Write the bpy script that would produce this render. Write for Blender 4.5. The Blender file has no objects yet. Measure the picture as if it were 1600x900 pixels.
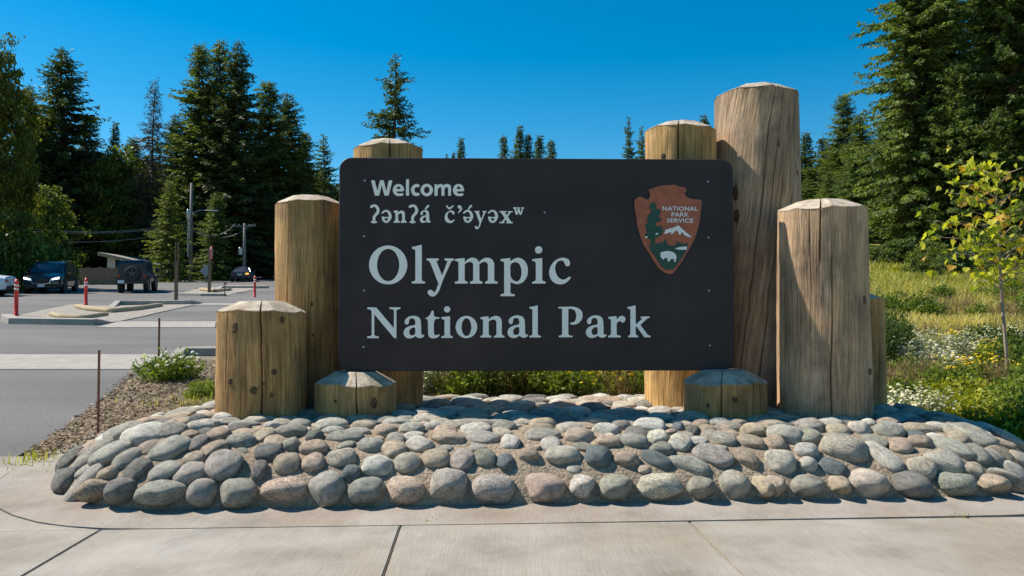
import bpy, bmesh, math, random
import numpy as np
from mathutils import Vector, Matrix, noise as mnoise

C = bpy.context.scene.collection
SC = bpy.context.scene
R = math.radians

# ------------------------------------------------------------------ camera
F_PX, PITCH, CAM_Z = 1190.0, R(1.685), 1.25
cam = bpy.data.cameras.new("camera")
cam.sensor_width = 36.0
cam.lens = F_PX / 1600 * 36
cam.clip_start, cam.clip_end = 0.05, 3000
cam_o = bpy.data.objects.new("camera", cam)
C.objects.link(cam_o)
cam_o.location = (0, 0, CAM_Z)
cam_o.rotation_euler = (R(90) + PITCH, 0, 0)
SC.camera = cam_o

# ------------------------------------------------------------------ sky, sun, exposure
SUN_EL, SUN_AZ = R(50), R(-74)          # azimuth from +Y towards +X: the sun stands left of the sign and behind it
to_sun = Vector((math.sin(SUN_AZ) * math.cos(SUN_EL), math.cos(SUN_AZ) * math.cos(SUN_EL), math.sin(SUN_EL)))
world = bpy.data.worlds.new("World")
SC.world = world
world.use_nodes = True
wn, wl = world.node_tree.nodes, world.node_tree.links
sky = wn.new("ShaderNodeTexSky")
sky.sky_type = 'NISHITA'
sky.sun_disc = False
sky.sun_elevation = SUN_EL
sky.sun_rotation = SUN_AZ % (2 * math.pi)
sky.air_density, sky.dust_density, sky.ozone_density = 1.0, 0.15, 3.0
hs = wn.new("ShaderNodeHueSaturation")
hs.inputs['Hue'].default_value = 0.488
hs.inputs['Saturation'].default_value = 1.53
wl.new(sky.outputs[0], hs.inputs['Color'])
wl.new(hs.outputs[0], wn['Background'].inputs[0])
wn['Background'].inputs[1].default_value = 0.089
sun = bpy.data.lights.new("sun", 'SUN')
sun.energy, sun.angle, sun.color = 5.0, R(0.53), (1.0, 0.94, 0.85)
sun_o = bpy.data.objects.new("sun", sun)
C.objects.link(sun_o)
sun_o.location = (-20, 12, 40)
sun_o.rotation_euler = to_sun.to_track_quat('Z', 'Y').to_euler()
SC.view_settings.view_transform = 'Standard'
SC.view_settings.look = 'None'
SC.view_settings.exposure = 0.6
SC.view_settings.gamma = 1.0

# ------------------------------------------------------------------ helpers: tagging and meshes
def tag(o, label=None, cat=None, group=None, kind=None):
    for k, v in (('label', label), ('category', cat), ('group', group), ('kind', kind)):
        if v: o[k] = v
    return o

def empty(name, loc, label, cat, group=None, rz=0.0, scale=1.0):
    o = bpy.data.objects.new(name, None)
    C.objects.link(o)
    o.location = loc
    o.rotation_euler = (0, 0, rz)
    o.scale = (scale,) * 3 if isinstance(scale, (int, float)) else scale
    o.empty_display_size = 0.2
    return tag(o, label, cat, group)

def link(name, me, parent=None, mats=None):
    o = bpy.data.objects.new(name, me)
    C.objects.link(o)
    if parent is not None: o.parent = parent
    return o

def setmats(me, m):
    for x in (m if isinstance(m, (list, tuple)) else [m]): me.materials.append(x)

def mk(name, verts, faces, mat, parent=None, smooth=False):
    me = bpy.data.meshes.new(name)
    me.from_pydata([tuple(v) for v in verts], [], faces)
    setmats(me, mat)
    if smooth: me.shade_smooth()
    me.update()
    return link(name, me, parent)

def quads_mesh(name, v, mat, midx=None):
    """v: (n,4,3) array of free quads -> mesh data (fast)"""
    n = len(v)
    me = bpy.data.meshes.new(name)
    me.vertices.add(n * 4); me.loops.add(n * 4); me.polygons.add(n)
    me.vertices.foreach_set('co', np.ascontiguousarray(v, dtype=np.float32).ravel())
    me.loops.foreach_set('vertex_index', np.arange(n * 4, dtype=np.int32))
    me.polygons.foreach_set('loop_start', np.arange(0, n * 4, 4, dtype=np.int32))
    setmats(me, mat)
    if midx is not None: me.polygons.foreach_set('material_index', np.asarray(midx, dtype=np.int32))
    me.update(calc_edges=True)
    return me

class MB:
    def __init__(s): s.v, s.f = [], []
    def add(s, v, f):
        b = len(s.v); s.v += [tuple(x) for x in v]; s.f += [tuple(i + b for i in q) for q in f]; return s
    def box(s, c, d, rz=0.0, taper=1.0):
        ca, sa = math.cos(rz), math.sin(rz); out = []
        for z in (-1, 1):
            t = taper if z > 0 else 1
            for x, y in ((-1, -1), (1, -1), (1, 1), (-1, 1)):
                X, Y = x * d[0] / 2 * t, y * d[1] / 2 * t
                out.append((c[0] + X * ca - Y * sa, c[1] + X * sa + Y * ca, c[2] + z * d[2] / 2))
        return s.add(out, [(3, 2, 1, 0), (4, 5, 6, 7), (0, 1, 5, 4), (1, 2, 6, 5), (2, 3, 7, 6), (3, 0, 4, 7)])
    def tube(s, pts, rad, n=8, cap=True):
        pts = [Vector(p) for p in pts]
        rad = rad if isinstance(rad, (list, tuple)) else [rad] * len(pts)
        rings = []; ref = None
        for i, p in enumerate(pts):
            t = (pts[min(i + 1, len(pts) - 1)] - pts[max(i - 1, 0)]).normalized()
            if ref is None: ref = Vector((0, 0, 1)) if abs(t.z) < .9 else Vector((1, 0, 0))
            a = t.cross(ref).normalized(); b = t.cross(a).normalized(); ref = -b if False else ref
            rings.append([p + (a * math.cos(q) + b * math.sin(q)) * rad[i] for q in [2 * math.pi * k / n for k in range(n)]])
        v = [x for r_ in rings for x in r_]; f = []
        for i in range(len(pts) - 1):
            for k in range(n):
                f.append((i * n + k, i * n + (k + 1) % n, (i + 1) * n + (k + 1) % n, (i + 1) * n + k))
        if cap: f += [tuple(range(n - 1, -1, -1)), tuple(range((len(pts) - 1) * n, len(pts) * n))]
        return s.add(v, f)
    def lathe(s, c, prof, n=20, axis='z'):
        v, f = [], []
        for r_, z in prof:
            for k in range(n):
                a = 2 * math.pi * k / n; x, y = r_ * math.cos(a), r_ * math.sin(a)
                p = (x, y, z) if axis == 'z' else ((z, x, y) if axis == 'x' else (x, z, y))
                v.append((c[0] + p[0], c[1] + p[1], c[2] + p[2]))
        for i in range(len(prof) - 1):
            for k in range(n): f.append((i * n + k, i * n + (k + 1) % n, (i + 1) * n + (k + 1) % n, (i + 1) * n + k))
        f += [tuple(range(n - 1, -1, -1)), tuple(range((len(prof) - 1) * n, len(prof) * n))]
        return s.add(v, f)
    def build(s, name, mat, parent=None, smooth=False, bevel=0.0):
        o = mk(name, s.v, s.f, mat, parent, smooth)
        if bevel:
            bm = bmesh.new(); bm.from_mesh(o.data)
            bmesh.ops.bevel(bm, geom=list(bm.edges), offset=bevel, segments=2, affect='EDGES', clamp_overlap=True)
            bm.to_mesh(o.data); bm.free()
        bm = bmesh.new(); bm.from_mesh(o.data); bmesh.ops.recalc_face_normals(bm, faces=list(bm.faces)); bm.to_mesh(o.data); bm.free()
        return o

def copy_tree(o, parent=None):
    c = o.copy(); C.objects.link(c)
    if parent is not None: c.parent = parent
    for ch in list(o.children): copy_tree(ch, c)
    return c

# ------------------------------------------------------------------ the ground's height
PROF = [(-800, 0), (4.5, 0), (24, 1.06), (44, 2.30), (82, 4.5), (120, 6.9), (200, 11.3), (420, 23), (1200, 52)]
BREAKS = [p[0] for p in PROF[1:-1]]
def hz(x, y):
    for (a, b), (c, d) in zip(PROF, PROF[1:]):
        if y <= c: h = b + (d - b) * (max(y, a) - a) / (c - a); break
    else: h = PROF[-1][1]
    if x > 0 and y > 22:
        t = min(x / 6, 1); h += .075 * (y - 22 if y < 70 else 48) * t * t * (3 - 2 * t)
    return h
SINP, COSP = math.sin(PITCH), math.cos(PITCH)
def ray(px, py):
    u, v = (px - 800) / F_PX, (450 - py) / F_PX
    return Vector((u, COSP - v * SINP, SINP + v * COSP))
def at(px, py, Y):                       # the point seen at a photograph pixel at distance Y along the ground
    d = ray(px, py); return Vector((0, 0, CAM_Z)) + d * (Y / d.y)
def gnd(px, py):                         # where that line of sight meets the ground
    d = ray(px, py); lo = 0.5
    t = lo
    while t < 600:
        p = Vector((0, 0, CAM_Z)) + d * t
        if p.z <= hz(p.x, p.y):
            a, b = t - .25, t
            for _ in range(24):
                m = (a + b) / 2; q = Vector((0, 0, CAM_Z)) + d * m
                if q.z <= hz(q.x, q.y): b = m
                else: a = m
            q = Vector((0, 0, CAM_Z)) + d * b
            return Vector((q.x, q.y, hz(q.x, q.y)))
        t += .25
    return at(px, py, 150)

# ------------------------------------------------------------------ materials
def mat(name):
    m = bpy.data.materials.new(name); m.use_nodes = True
    return m, m.node_tree.nodes, m.node_tree.links, m.node_tree.nodes['Principled BSDF']
def N(n, t, **kw):
    x = n.new(t)
    for k, v in kw.items():
        if k in x.inputs: x.inputs[k].default_value = v
        else: setattr(x, k, v)
    return x
def ramp(n, stops, interp='LINEAR'):
    r_ = n.new('ShaderNodeValToRGB'); r_.color_ramp.interpolation = interp
    while len(r_.color_ramp.elements) < len(stops): r_.color_ramp.elements.new(.5)
    for e, (p, c) in zip(r_.color_ramp.elements, stops):
        e.position = p; e.color = (*c, 1) if len(c) == 3 else c
    return r_
def mixc(n, l, a, b, fac, mode='MIX'):
    m = n.new('ShaderNodeMix'); m.data_type = 'RGBA'; m.blend_type = mode
    for sock, v in ((m.inputs[0], fac), (m.inputs[6], a), (m.inputs[7], b)):
        if hasattr(v, 'links'): l.new(v, sock)
        elif isinstance(v, (int, float)): sock.default_value = v
        else: sock.default_value = (*v, 1)
    return m.outputs[2]
def coords(n, l, kind='Object', scale=(1, 1, 1)):
    tc = n.new('ShaderNodeTexCoord'); mp = n.new('ShaderNodeMapping'); mp.inputs['Scale'].default_value = scale
    l.new(tc.outputs[kind], mp.inputs[0]); return mp.outputs[0]
def noise_(n, l, vec, scale, detail=4, rough=.55):
    x = N(n, 'ShaderNodeTexNoise', Scale=scale, Detail=detail, Roughness=rough); l.new(vec, x.inputs['Vector']); return x.outputs['Fac']
def bump(n, l, b, h, strength, dist=.01):
    x = N(n, 'ShaderNodeBump', Strength=strength, Distance=dist); l.new(h, x.inputs['Height']); l.new(x.outputs[0], b.inputs['Normal'])

def noise_mat(name, stops, scale=8, rough=.8, kind='Object', bumpS=.3, bumpscale=60, dist=.01, big=None, spec=.3, vscale=(1, 1, 1)):
    m, n, l, b = mat(name)
    v = coords(n, l, kind, vscale)
    r_ = ramp(n, stops); l.new(noise_(n, l, v, scale, 6, .62), r_.inputs[0]); col = r_.outputs[0]
    if big:
        r2 = ramp(n, big[1]); l.new(noise_(n, l, v, big[0], 3), r2.inputs[0]); col = mixc(n, l, col, r2.outputs[0], 1.0, 'MULTIPLY')
    l.new(col, b.inputs['Base Color'])
    b.inputs['Roughness'].default_value = rough; b.inputs['Specular IOR Level'].default_value = spec
    if bumpS: bump(n, l, b, noise_(n, l, v, bumpscale, 5), bumpS, dist)
    return m
def plain(name, col, rough=.5, metal=0.0, spec=.5, emit=None, var=.12, scale=14):
    m, n, l, b = mat(name)
    v = coords(n, l)
    r_ = ramp(n, [(.3, tuple(c * (1 - var) for c in col)), (.7, tuple(min(1, c * (1 + var)) for c in col))])
    l.new(noise_(n, l, v, scale, 3), r_.inputs[0]); l.new(r_.outputs[0], b.inputs['Base Color'])
    b.inputs['Roughness'].default_value = rough; b.inputs['Metallic'].default_value = metal; b.inputs['Specular IOR Level'].default_value = spec
    if emit: b.inputs['Emission Color'].default_value = (*emit[0], 1); b.inputs['Emission Strength'].default_value = emit[1]
    return m
def leaf_mat(name, dark, light, trans=.35, rough=.55, hue=.0, clump=.35):
    """foliage: every leaf face gets its own tone, clumps differ a little, light passes through"""
    m, n, l, b = mat(name)
    geo = n.new('ShaderNodeNewGeometry'); oi = n.new('ShaderNodeObjectInfo')
    r_ = ramp(n, [(0, dark), (.75, light), (1, tuple(min(1, c * 1.35) for c in light))]); l.new(geo.outputs['Random Per Island'], r_.inputs[0])
    v = coords(n, l)
    r2 = ramp(n, [(.3, (1 - clump,) * 3), (.7, (1 + clump, 1 + clump * .9, 1 + clump * .4))]); l.new(noise_(n, l, v, .55, 2), r2.inputs[0])
    col = mixc(n, l, r_.outputs[0], r2.outputs[0], 1.0, 'MULTIPLY')
    r3 = ramp(n, [(0, (.82, .86, .9)), (1, (1.15, 1.1, .95))]); l.new(oi.outputs['Random'], r3.inputs[0])
    col = mixc(n, l, col, r3.outputs[0], 1.0, 'MULTIPLY')
    l.new(col, b.inputs['Base Color']); b.inputs['Roughness'].default_value = rough; b.inputs['Specular IOR Level'].default_value = .25
    t = n.new('ShaderNodeBsdfTranslucent')
    tc = mixc(n, l, col, (1.3, 1.35, .55), 1.0, 'MULTIPLY'); l.new(tc, t.inputs[0])
    mx = n.new('ShaderNodeMixShader'); mx.inputs[0].default_value = trans
    l.new(b.outputs[0], mx.inputs[1]); l.new(t.outputs[0], mx.inputs[2]); l.new(mx.outputs[0], n['Material Output'].inputs[0])
    return m

M = {}
def concrete(name, base, tint):
    m, n, l, b = mat(name)
    v = coords(n, l)
    r_ = ramp(n, [(.28, tuple(c * .72 for c in base)), (.5, base), (.72, tuple(c * 1.17 for c in base))]); l.new(noise_(n, l, v, 2.1, 8, .66), r_.inputs[0])
    r2 = ramp(n, [(.35, tint), (.62, (1, 1, 1))]); l.new(noise_(n, l, v, .9, 5, .6), r2.inputs[0])
    col = mixc(n, l, r_.outputs[0], r2.outputs[0], 1.0, 'MULTIPLY')
    r3 = ramp(n, [(.40, (.82, .8, .78)), (.60, (1.1, 1.09, 1.08))]); l.new(noise_(n, l, v, 140, 3, .7), r3.inputs[0])
    col = mixc(n, l, col, r3.outputs[0], .8, 'MULTIPLY')
    vs = coords(n, l, 'Object', (1, .02, 1)); br = noise_(n, l, vs, 170, 2)
    r5 = ramp(n, [(.35, (.88, .87, .86)), (.65, (1.07, 1.07, 1.06))]); l.new(br, r5.inputs[0]); col = mixc(n, l, col, r5.outputs[0], .7, 'MULTIPLY')
    sp = N(n, 'ShaderNodeTexVoronoi', Scale=5.5, Randomness=1.0); l.new(v, sp.inputs['Vector'])
    r4 = ramp(n, [(.018, (.22, .2, .18)), (.034, (1, 1, 1))]); l.new(sp.outputs['Distance'], r4.inputs[0])
    col = mixc(n, l, col, r4.outputs[0], .6, 'MULTIPLY')
    l.new(col, b.inputs['Base Color']); b.inputs['Roughness'].default_value = .88; b.inputs['Specular IOR Level'].default_value = .25
    ad = N(n, 'ShaderNodeMath', operation='ADD'); l.new(br, ad.inputs[0]); l.new(noise_(n, l, v, 90, 4), ad.inputs[1])
    bump(n, l, b, ad.outputs[0], .28, .006)
    return m
M['concrete'] = concrete('pale broomed concrete', (.34, .312, .27), (.80, .75, .68))
M['border'] = concrete('warm border concrete', (.335, .30, .262), (.80, .72, .64))
M['kerb'] = noise_mat('kerb concrete', [(.3, (.255, .228, .19)), (.7, (.36, .33, .28))], 4, .85)
M['asphalt'] = noise_mat('grey asphalt', [(.3, (.092, .086, .080)), (.7, (.178, .167, .156))], 45, .85, bumpS=.5, bumpscale=130, big=(.22, [(.3, (.70, .70, .72)), (.7, (1.24, 1.23, 1.2))]), vscale=(.6, 1.6, 1))
M['soil'] = noise_mat('brown soil', [(.25, (.10, .07, .045)), (.5, (.2, .15, .10)), (.75, (.33, .27, .2))], 24, .95, bumpS=.9, bumpscale=30, dist=.03)
M['gravel'] = noise_mat('grey brown gravel', [(.3, (.13, .11, .09)), (.5, (.30, .265, .22)), (.72, (.5, .45, .39))], 16, .95, bumpS=.9, bumpscale=70, dist=.02)
M['mortar'] = noise_mat('grey brown mortar', [(.28, (.20, .15, .105)), (.55, (.35, .275, .195)), (.75, (.48, .39, .29))], 38, .95, bumpS=1.0, bumpscale=48, dist=.025, big=(2.0, [(.3, (.8, .78, .76)), (.7, (1.1, 1.1, 1.1))]))
M['meadow'] = noise_mat('meadow turf', [(.25, (.14, .14, .035)), (.5, (.27, .25, .075)), (.75, (.40, .34, .15))], 1.4, .95, bumpS=.8, bumpscale=14, dist=.05, big=(.12, [(.3, (.75, .95, .6)), (.7, (1.15, 1.0, .9))]))

def stone_mat():
    m, n, l, b = mat('river cobble')
    oi = n.new('ShaderNodeObjectInfo')
    tc = n.new('ShaderNodeTexCoord'); va = n.new('ShaderNodeVectorMath'); va.operation = 'ADD'
    mu = N(n, 'ShaderNodeMath', operation='MULTIPLY'); mu.inputs[1].default_value = 57.0
    l.new(oi.outputs['Random'], mu.inputs[0]); l.new(tc.outputs['Object'], va.inputs[0]); l.new(mu.outputs[0], va.inputs[1]); v = va.outputs[0]
    r_ = ramp(n, [(.32, (.52, .50, .47)), (.5, (1.0, .98, .94)), (.68, (1.38, 1.31, 1.2))]); l.new(noise_(n, l, v, 2.3, 8, .72), r_.inputs[0])
    col = mixc(n, l, oi.outputs['Color'], r_.outputs[0], 1.0, 'MULTIPLY')
    # fine speckle, stronger on granite-like stones
    r2 = ramp(n, [(.38, (.42, .40, .38)), (.5, (1, 1, 1)), (.62, (1.4, 1.36, 1.3))]); l.new(noise_(n, l, v, 13, 4, .8), r2.inputs[0])
    gr = N(n, 'ShaderNodeMath', operation='FRACT'); g2 = N(n, 'ShaderNodeMath', operation='MULTIPLY'); g2.inputs[1].default_value = 7.31
    l.new(oi.outputs['Random'], g2.inputs[0]); l.new(g2.outputs[0], gr.inputs[0])
    r6 = ramp(n, [(.0, (.18,) * 3), (.55, (.5,) * 3), (.8, (1,) * 3)]); l.new(gr.outputs[0], r6.inputs[0])
    col = mixc(n, l, col, r2.outputs[0], r6.outputs[0], 'MULTIPLY')
    # veins and rusty or pale patches
    r3 = ramp(n, [(.47, (1, 1, 1)), (.5, (1.25, 1.22, 1.18)), (.53, (1, 1, 1))]); l.new(noise_(n, l, v, 1.1, 5, .7), r3.inputs[0])
    col = mixc(n, l, col, r3.outputs[0], .5, 'MULTIPLY')
    r4 = ramp(n, [(.6, (1, 1, 1)), (.78, (1.12, .86, .66))]); l.new(noise_(n, l, v, .8, 3), r4.inputs[0])
    col = mixc(n, l, col, r4.outputs[0], .7, 'MULTIPLY')
    l.new(col, b.inputs['Base Color']); b.inputs['Roughness'].default_value = .85; b.inputs['Specular IOR Level'].default_value = .2
    ad = N(n, 'ShaderNodeMath', operation='ADD'); l.new(noise_(n, l, v, 9, 6, .65), ad.inputs[0]); l.new(noise_(n, l, v, 42, 4, .7), ad.inputs[1])
    bump(n, l, b, ad.outputs[0], .85, .022)
    return m
M['stone'] = stone_mat()

def wood_mat(name, c0, c1, c2, grey):
    m, n, l, b = mat(name)
    uv = coords(n, l, 'UV', (34, 1.3, 1)); uf = coords(n, l, 'UV', (150, 3.0, 1)); ub = coords(n, l, 'UV', (3.2, .9, 1)); um = coords(n, l, 'UV', (9, .55, 1))
    r_ = ramp(n, [(.25, c0), (.5, c1), (.75, c2)]); l.new(noise_(n, l, uv, 1.0, 6, .6), r_.inputs[0])
    rb = ramp(n, [(.3, grey), (.58, (1.05, 1.04, 1.03))]); l.new(noise_(n, l, ub, 1.0, 5, .6), rb.inputs[0])
    col = mixc(n, l, r_.outputs[0], rb.outputs[0], 1.0, 'MULTIPLY')
    rs = ramp(n, [(.30, (.42, .37, .33)), (.46, (.98, .97, .96)), (.7, (1.2, 1.14, 1.02))]); l.new(noise_(n, l, um, 1.0, 4, .7), rs.inputs[0])
    col = mixc(n, l, col, rs.outputs[0], .75, 'MULTIPLY')
    rf = ramp(n, [(.35, (.6, .56, .53)), (.55, (1.08, 1.07, 1.06))]); l.new(noise_(n, l, uf, 1.0, 3, .6), rf.inputs[0])
    col = mixc(n, l, col, rf.outputs[0], .9, 'MULTIPLY')
    uw = coords(n, l, 'UV', (2.0, 1.7, 1)); rw = ramp(n, [(.36, (.62, .62, .65)), (.5, (1, 1, 1)), (.66, (1.16, 1.1, .98))]); l.new(noise_(n, l, uw, 1.0, 6, .68), rw.inputs[0])
    col = mixc(n, l, col, rw.outputs[0], 1.0, 'MULTIPLY')
    oi = n.new('ShaderNodeObjectInfo'); col = mixc(n, l, col, oi.outputs['Color'], 1.0, 'MULTIPLY')
    l.new(col, b.inputs['Base Color']); b.inputs['Roughness'].default_value = .68; b.inputs['Specular IOR Level'].default_value = .3
    ad = N(n, 'ShaderNodeMath', operation='ADD'); l.new(noise_(n, l, uv, 1.0, 5), ad.inputs[0]); l.new(noise_(n, l, uf, 1.0, 2), ad.inputs[1])
    bump(n, l, b, ad.outputs[0], .8, .02)
    return m
M['log_honey'] = wood_mat('honey peeled log', (.30, .175, .068), (.50, .315, .135), (.66, .45, .215), (.50, .46, .42))
M['log_grey'] = wood_mat('weathered peeled log', (.29, .20, .125), (.47, .34, .225), (.62, .47, .33), (.48, .47, .46))
M['log_end'] = noise_mat('pale cut log end', [(.3, (.29, .225, .16)), (.5, (.44, .365, .28)), (.7, (.56, .48, .385))], 11, .8, bumpS=.6, bumpscale=40, big=(5, [(.35, (.75, .72, .68)), (.6, (1.08, 1.07, 1.05))]))
M['knot'] = noise_mat('dark knot', [(.3, (.05, .028, .015)), (.55, (.12, .065, .03)), (.75, (.2, .12, .06))], 22, .7, bumpS=.6, bumpscale=50)
M['panel'] = noise_mat('dark brown painted panel', [(.35, (.026, .020, .021)), (.65, (.036, .028, .029))], 3, .5, bumpS=.06, bumpscale=35, spec=.3, big=(1.6, [(.3, (.74, .74, .80)), (.7, (1.25, 1.17, 1.12))]))
M['letter'] = plain('off white letter paint', (.88, .86, .80), .5, var=.04)
M['brown_red'] = plain('emblem red brown', (.36, .098, .045), .5, var=.16, scale=18)
M['dark_edge'] = plain('emblem dark rim', (.05, .022, .015), .5)
M['emblem_green'] = plain('emblem green', (.010, .060, .040), .5, var=.15)
M['white'] = plain('white paint', (.78, .78, .76), .5, var=.05)
M['steel'] = plain('galvanised steel', (.45, .46, .47), .4, .8)
M['rust'] = noise_mat('rusty steel', [(.3, (.12, .055, .03)), (.7, (.26, .125, .07))], 30, .85)
M['brown_post'] = noise_mat('brown sign post', [(.3, (.12, .08, .05)), (.7, (.21, .15, .10))], 20, .85)
M['red'] = plain('orange red plastic', (.72, .035, .02), .45, var=.1)
M['reflect'] = plain('reflective band', (.72, .66, .6), .35)
M['pink'] = plain('faded red sign paint', (.55, .16, .16), .5)
M['sign_back'] = plain('bare aluminium sign back', (.30, .31, .32), .55, .3)
M['pole'] = noise_mat('grey utility pole', [(.3, (.13, .12, .11)), (.7, (.25, .235, .21))], 20, .85)
M['cable'] = plain('grey cable', (.22, .22, .23), .5)
M['straw'] = noise_mat('straw wattle', [(.3, (.30, .22, .13)), (.7, (.52, .42, .27))], 60, .95, bumpS=.8, bumpscale=60, dist=.02)
M['fence'] = noise_mat('weathered fence board', [(.3, (.16, .11, .075)), (.7, (.28, .2, .14))], 12, .9)
M['house_wall'] = plain('pale grey house wall', (.62, .62, .62), .8)
M['roof'] = noise_mat('brown grey shingle', [(.3, (.2, .18, .15)), (.7, (.33, .3, .25))], 9, .9)
M['fascia'] = plain('tan fascia board', (.42, .31, .17), .7)
M['glass'] = plain('dark window glass', (.014, .026, .045), .15, spec=.3)
M['car_black'] = plain('black car paint', (.013, .017, .024), .14, spec=.85)
M['car_sky_tint'] = plain('black car paint with sky reflection tint', (.014, .024, .050), .25, spec=.4)  # black paint; the blue of the reflected sky is put into its colour
M['car_blue'] = plain('blue grey car paint', (.045, .055, .085), .3, .3, spec=.6)
M['car_silver'] = plain('silver white car paint', (.58, .62, .66), .28, .15)
M['trim_grey'] = plain('grey trim', (.10, .105, .11), .5)
M['tyre'] = plain('black rubber', (.018, .018, .019), .85)
M['rim'] = plain('alloy rim', (.22, .22, .23), .35, .8)
M['chrome'] = plain('chrome', (.62, .64, .66), .15, 1.0)
M['trim'] = plain('black plastic trim', (.022, .022, .024), .6)
M['lamp'] = plain('lit headlamp', (.9, .9, .9), .2, emit=((.92, .96, 1.0), 1.6))
M['amber'] = plain('lit amber indicator', (.9, .35, .05), .3, emit=((1.0, .33, .04), 2.0))
M['tail'] = plain('red tail lamp', (.32, .012, .012), .25)
M['plate'] = plain('number plate', (.62, .66, .72), .5)
M['bark'] = noise_mat('tree bark', [(.3, (.05, .038, .028)), (.7, (.13, .10, .075))], 9, .95, bumpS=.8, bumpscale=14, dist=.03, vscale=(1, 1, .25))
M['bark_pale'] = noise_mat('young maple bark', [(.3, (.2, .15, .11)), (.7, (.36, .29, .22))], 20, .85, vscale=(1, 1, .3))
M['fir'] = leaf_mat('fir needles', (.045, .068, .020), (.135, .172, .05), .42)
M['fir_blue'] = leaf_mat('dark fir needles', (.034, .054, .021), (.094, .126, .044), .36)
M['hemlock'] = leaf_mat('bright conifer sprays', (.045, .075, .020), (.140, .190, .060), .38)
M['cedar'] = leaf_mat('light cedar sprays', (.062, .098, .022), (.18, .22, .055), .4)
M['bare'] = leaf_mat('sparse grey brown twigs', (.035, .03, .025), (.075, .065, .045), .15)
M['maple_big'] = leaf_mat('bigleaf maple leaves', (.035, .056, .011), (.125, .14, .022), .42)
M['broad'] = leaf_mat('broadleaf foliage', (.055, .085, .016), (.175, .21, .04), .45)
M['bush'] = leaf_mat('dark bush leaves', (.045, .075, .018), (.15, .19, .045), .38)
M['leaf_lime'] = leaf_mat('lime maple leaf', (.32, .35, .02), (.54, .52, .05), .5, clump=.15)
M['leaf_green'] = leaf_mat('green maple leaf', (.15, .21, .02), (.28, .34, .04), .45, clump=.15)
M['leaf_amber'] = leaf_mat('amber maple leaf', (.35, .2, .03), (.5, .3, .04), .45, clump=.15)
M['grass'] = leaf_mat('green grass blades', (.18, .195, .035), (.38, .36, .09), .45, clump=.3)
M['grass_dry'] = leaf_mat('dry grass blades', (.34, .27, .10), (.56, .47, .22), .45, clump=.25)
M['pl_green'] = leaf_mat('herb leaves', (.08, .12, .02), (.20, .26, .05), .42)
M['pl_dark'] = leaf_mat('dark herb leaves', (.035, .065, .018), (.10, .15, .04), .38)
M['pl_lime'] = leaf_mat('yellow green herb leaves', (.15, .17, .015), (.33, .33, .035), .4)
M['pl_sage'] = leaf_mat('grey sage leaves', (.13, .16, .11), (.27, .30, .21), .3)
M['pl_dry'] = leaf_mat('dry brown stems', (.14, .10, .055), (.30, .22, .13), .3)
M['fl_white'] = leaf_mat('cream flower heads', (.55, .52, .40), (.74, .71, .58), .3, clump=.1)
M['fl_yellow'] = leaf_mat('yellow flower petals', (.62, .42, .01), (.82, .6, .02), .35, clump=.1)
M['chip'] = leaf_mat('bark chips', (.07, .048, .034), (.33, .255, .185), .0, rough=.9, clump=.3)

# ================================================================== THE SETTING
def terrain():
    xs = sorted(set([-400, -250, -160, -120] + list(range(-100, 101, 5)) + [1, 2, 3, 4, 6] + [120, 160, 250, 400]))
    ys = sorted(set([-600, -200, -60, -20, -5, 2, 6, 8, 10, 14, 18, 22, 26, 30, 36, 50, 60, 70, 100, 150, 260, 340, 600, 900, 1200] + BREAKS))
    v = [(x, y, hz(x, y) - .05) for y in ys for x in xs]; k = len(xs)
    f = [(j * k + i, j * k + i + 1, (j + 1) * k + i + 1, (j + 1) * k + i) for j in range(len(ys) - 1) for i in range(k - 1)]
    o = mk('ground', v, f, M['meadow']); tag(o, kind='structure')
terrain()

def slab(name, poly, off, thick, m, parent=None, kind='structure', label=None, drape=True):
    """a sheet or slab laid on the ground: outline poly (x, y), its top 'off' above the ground line"""
    bm = bmesh.new()
    f = bm.faces.new([bm.verts.new((p[0], p[1], 0)) for p in poly])
    f.normal_update()
    if f.normal.z < 0: f.normal_flip()
    if drape:
        bmesh.ops.triangulate(bm, faces=list(bm.faces))
        for b in BREAKS[:5]:
            bmesh.ops.bisect_plane(bm, geom=list(bm.verts) + list(bm.edges) + list(bm.faces), plane_co=(0, b, 0), plane_no=(0, 1, 0), dist=1e-4)
    if thick:
        r_ = bmesh.ops.extrude_face_region(bm, geom=list(bm.faces))
        low = [e for e in r_['geom'] if isinstance(e, bmesh.types.BMVert)]
        for v in low: v.co.z = -thick
    for v in bm.verts: v.co.z += (hz(v.co.x, v.co.y) if drape else 0) + off
    bmesh.ops.recalc_face_normals(bm, faces=list(bm.faces))
    me = bpy.data.meshes.new(name); bm.to_mesh(me); bm.free(); setmats(me, m)
    o = link(name, me, parent)
    if parent is None: tag(o, label, None, None, kind)
    return o
def g2(*ps): return [gnd(*p)[:2] for p in ps]

WR = R(2.9)
E1 = Vector((math.cos(WR), math.sin(WR))); E2 = Vector((-math.sin(WR), math.cos(WR)))
def w2(O, p, q): return (O[0] + E1.x * p + E2.x * q, O[1] + E1.y * p + E2.y * q)

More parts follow.
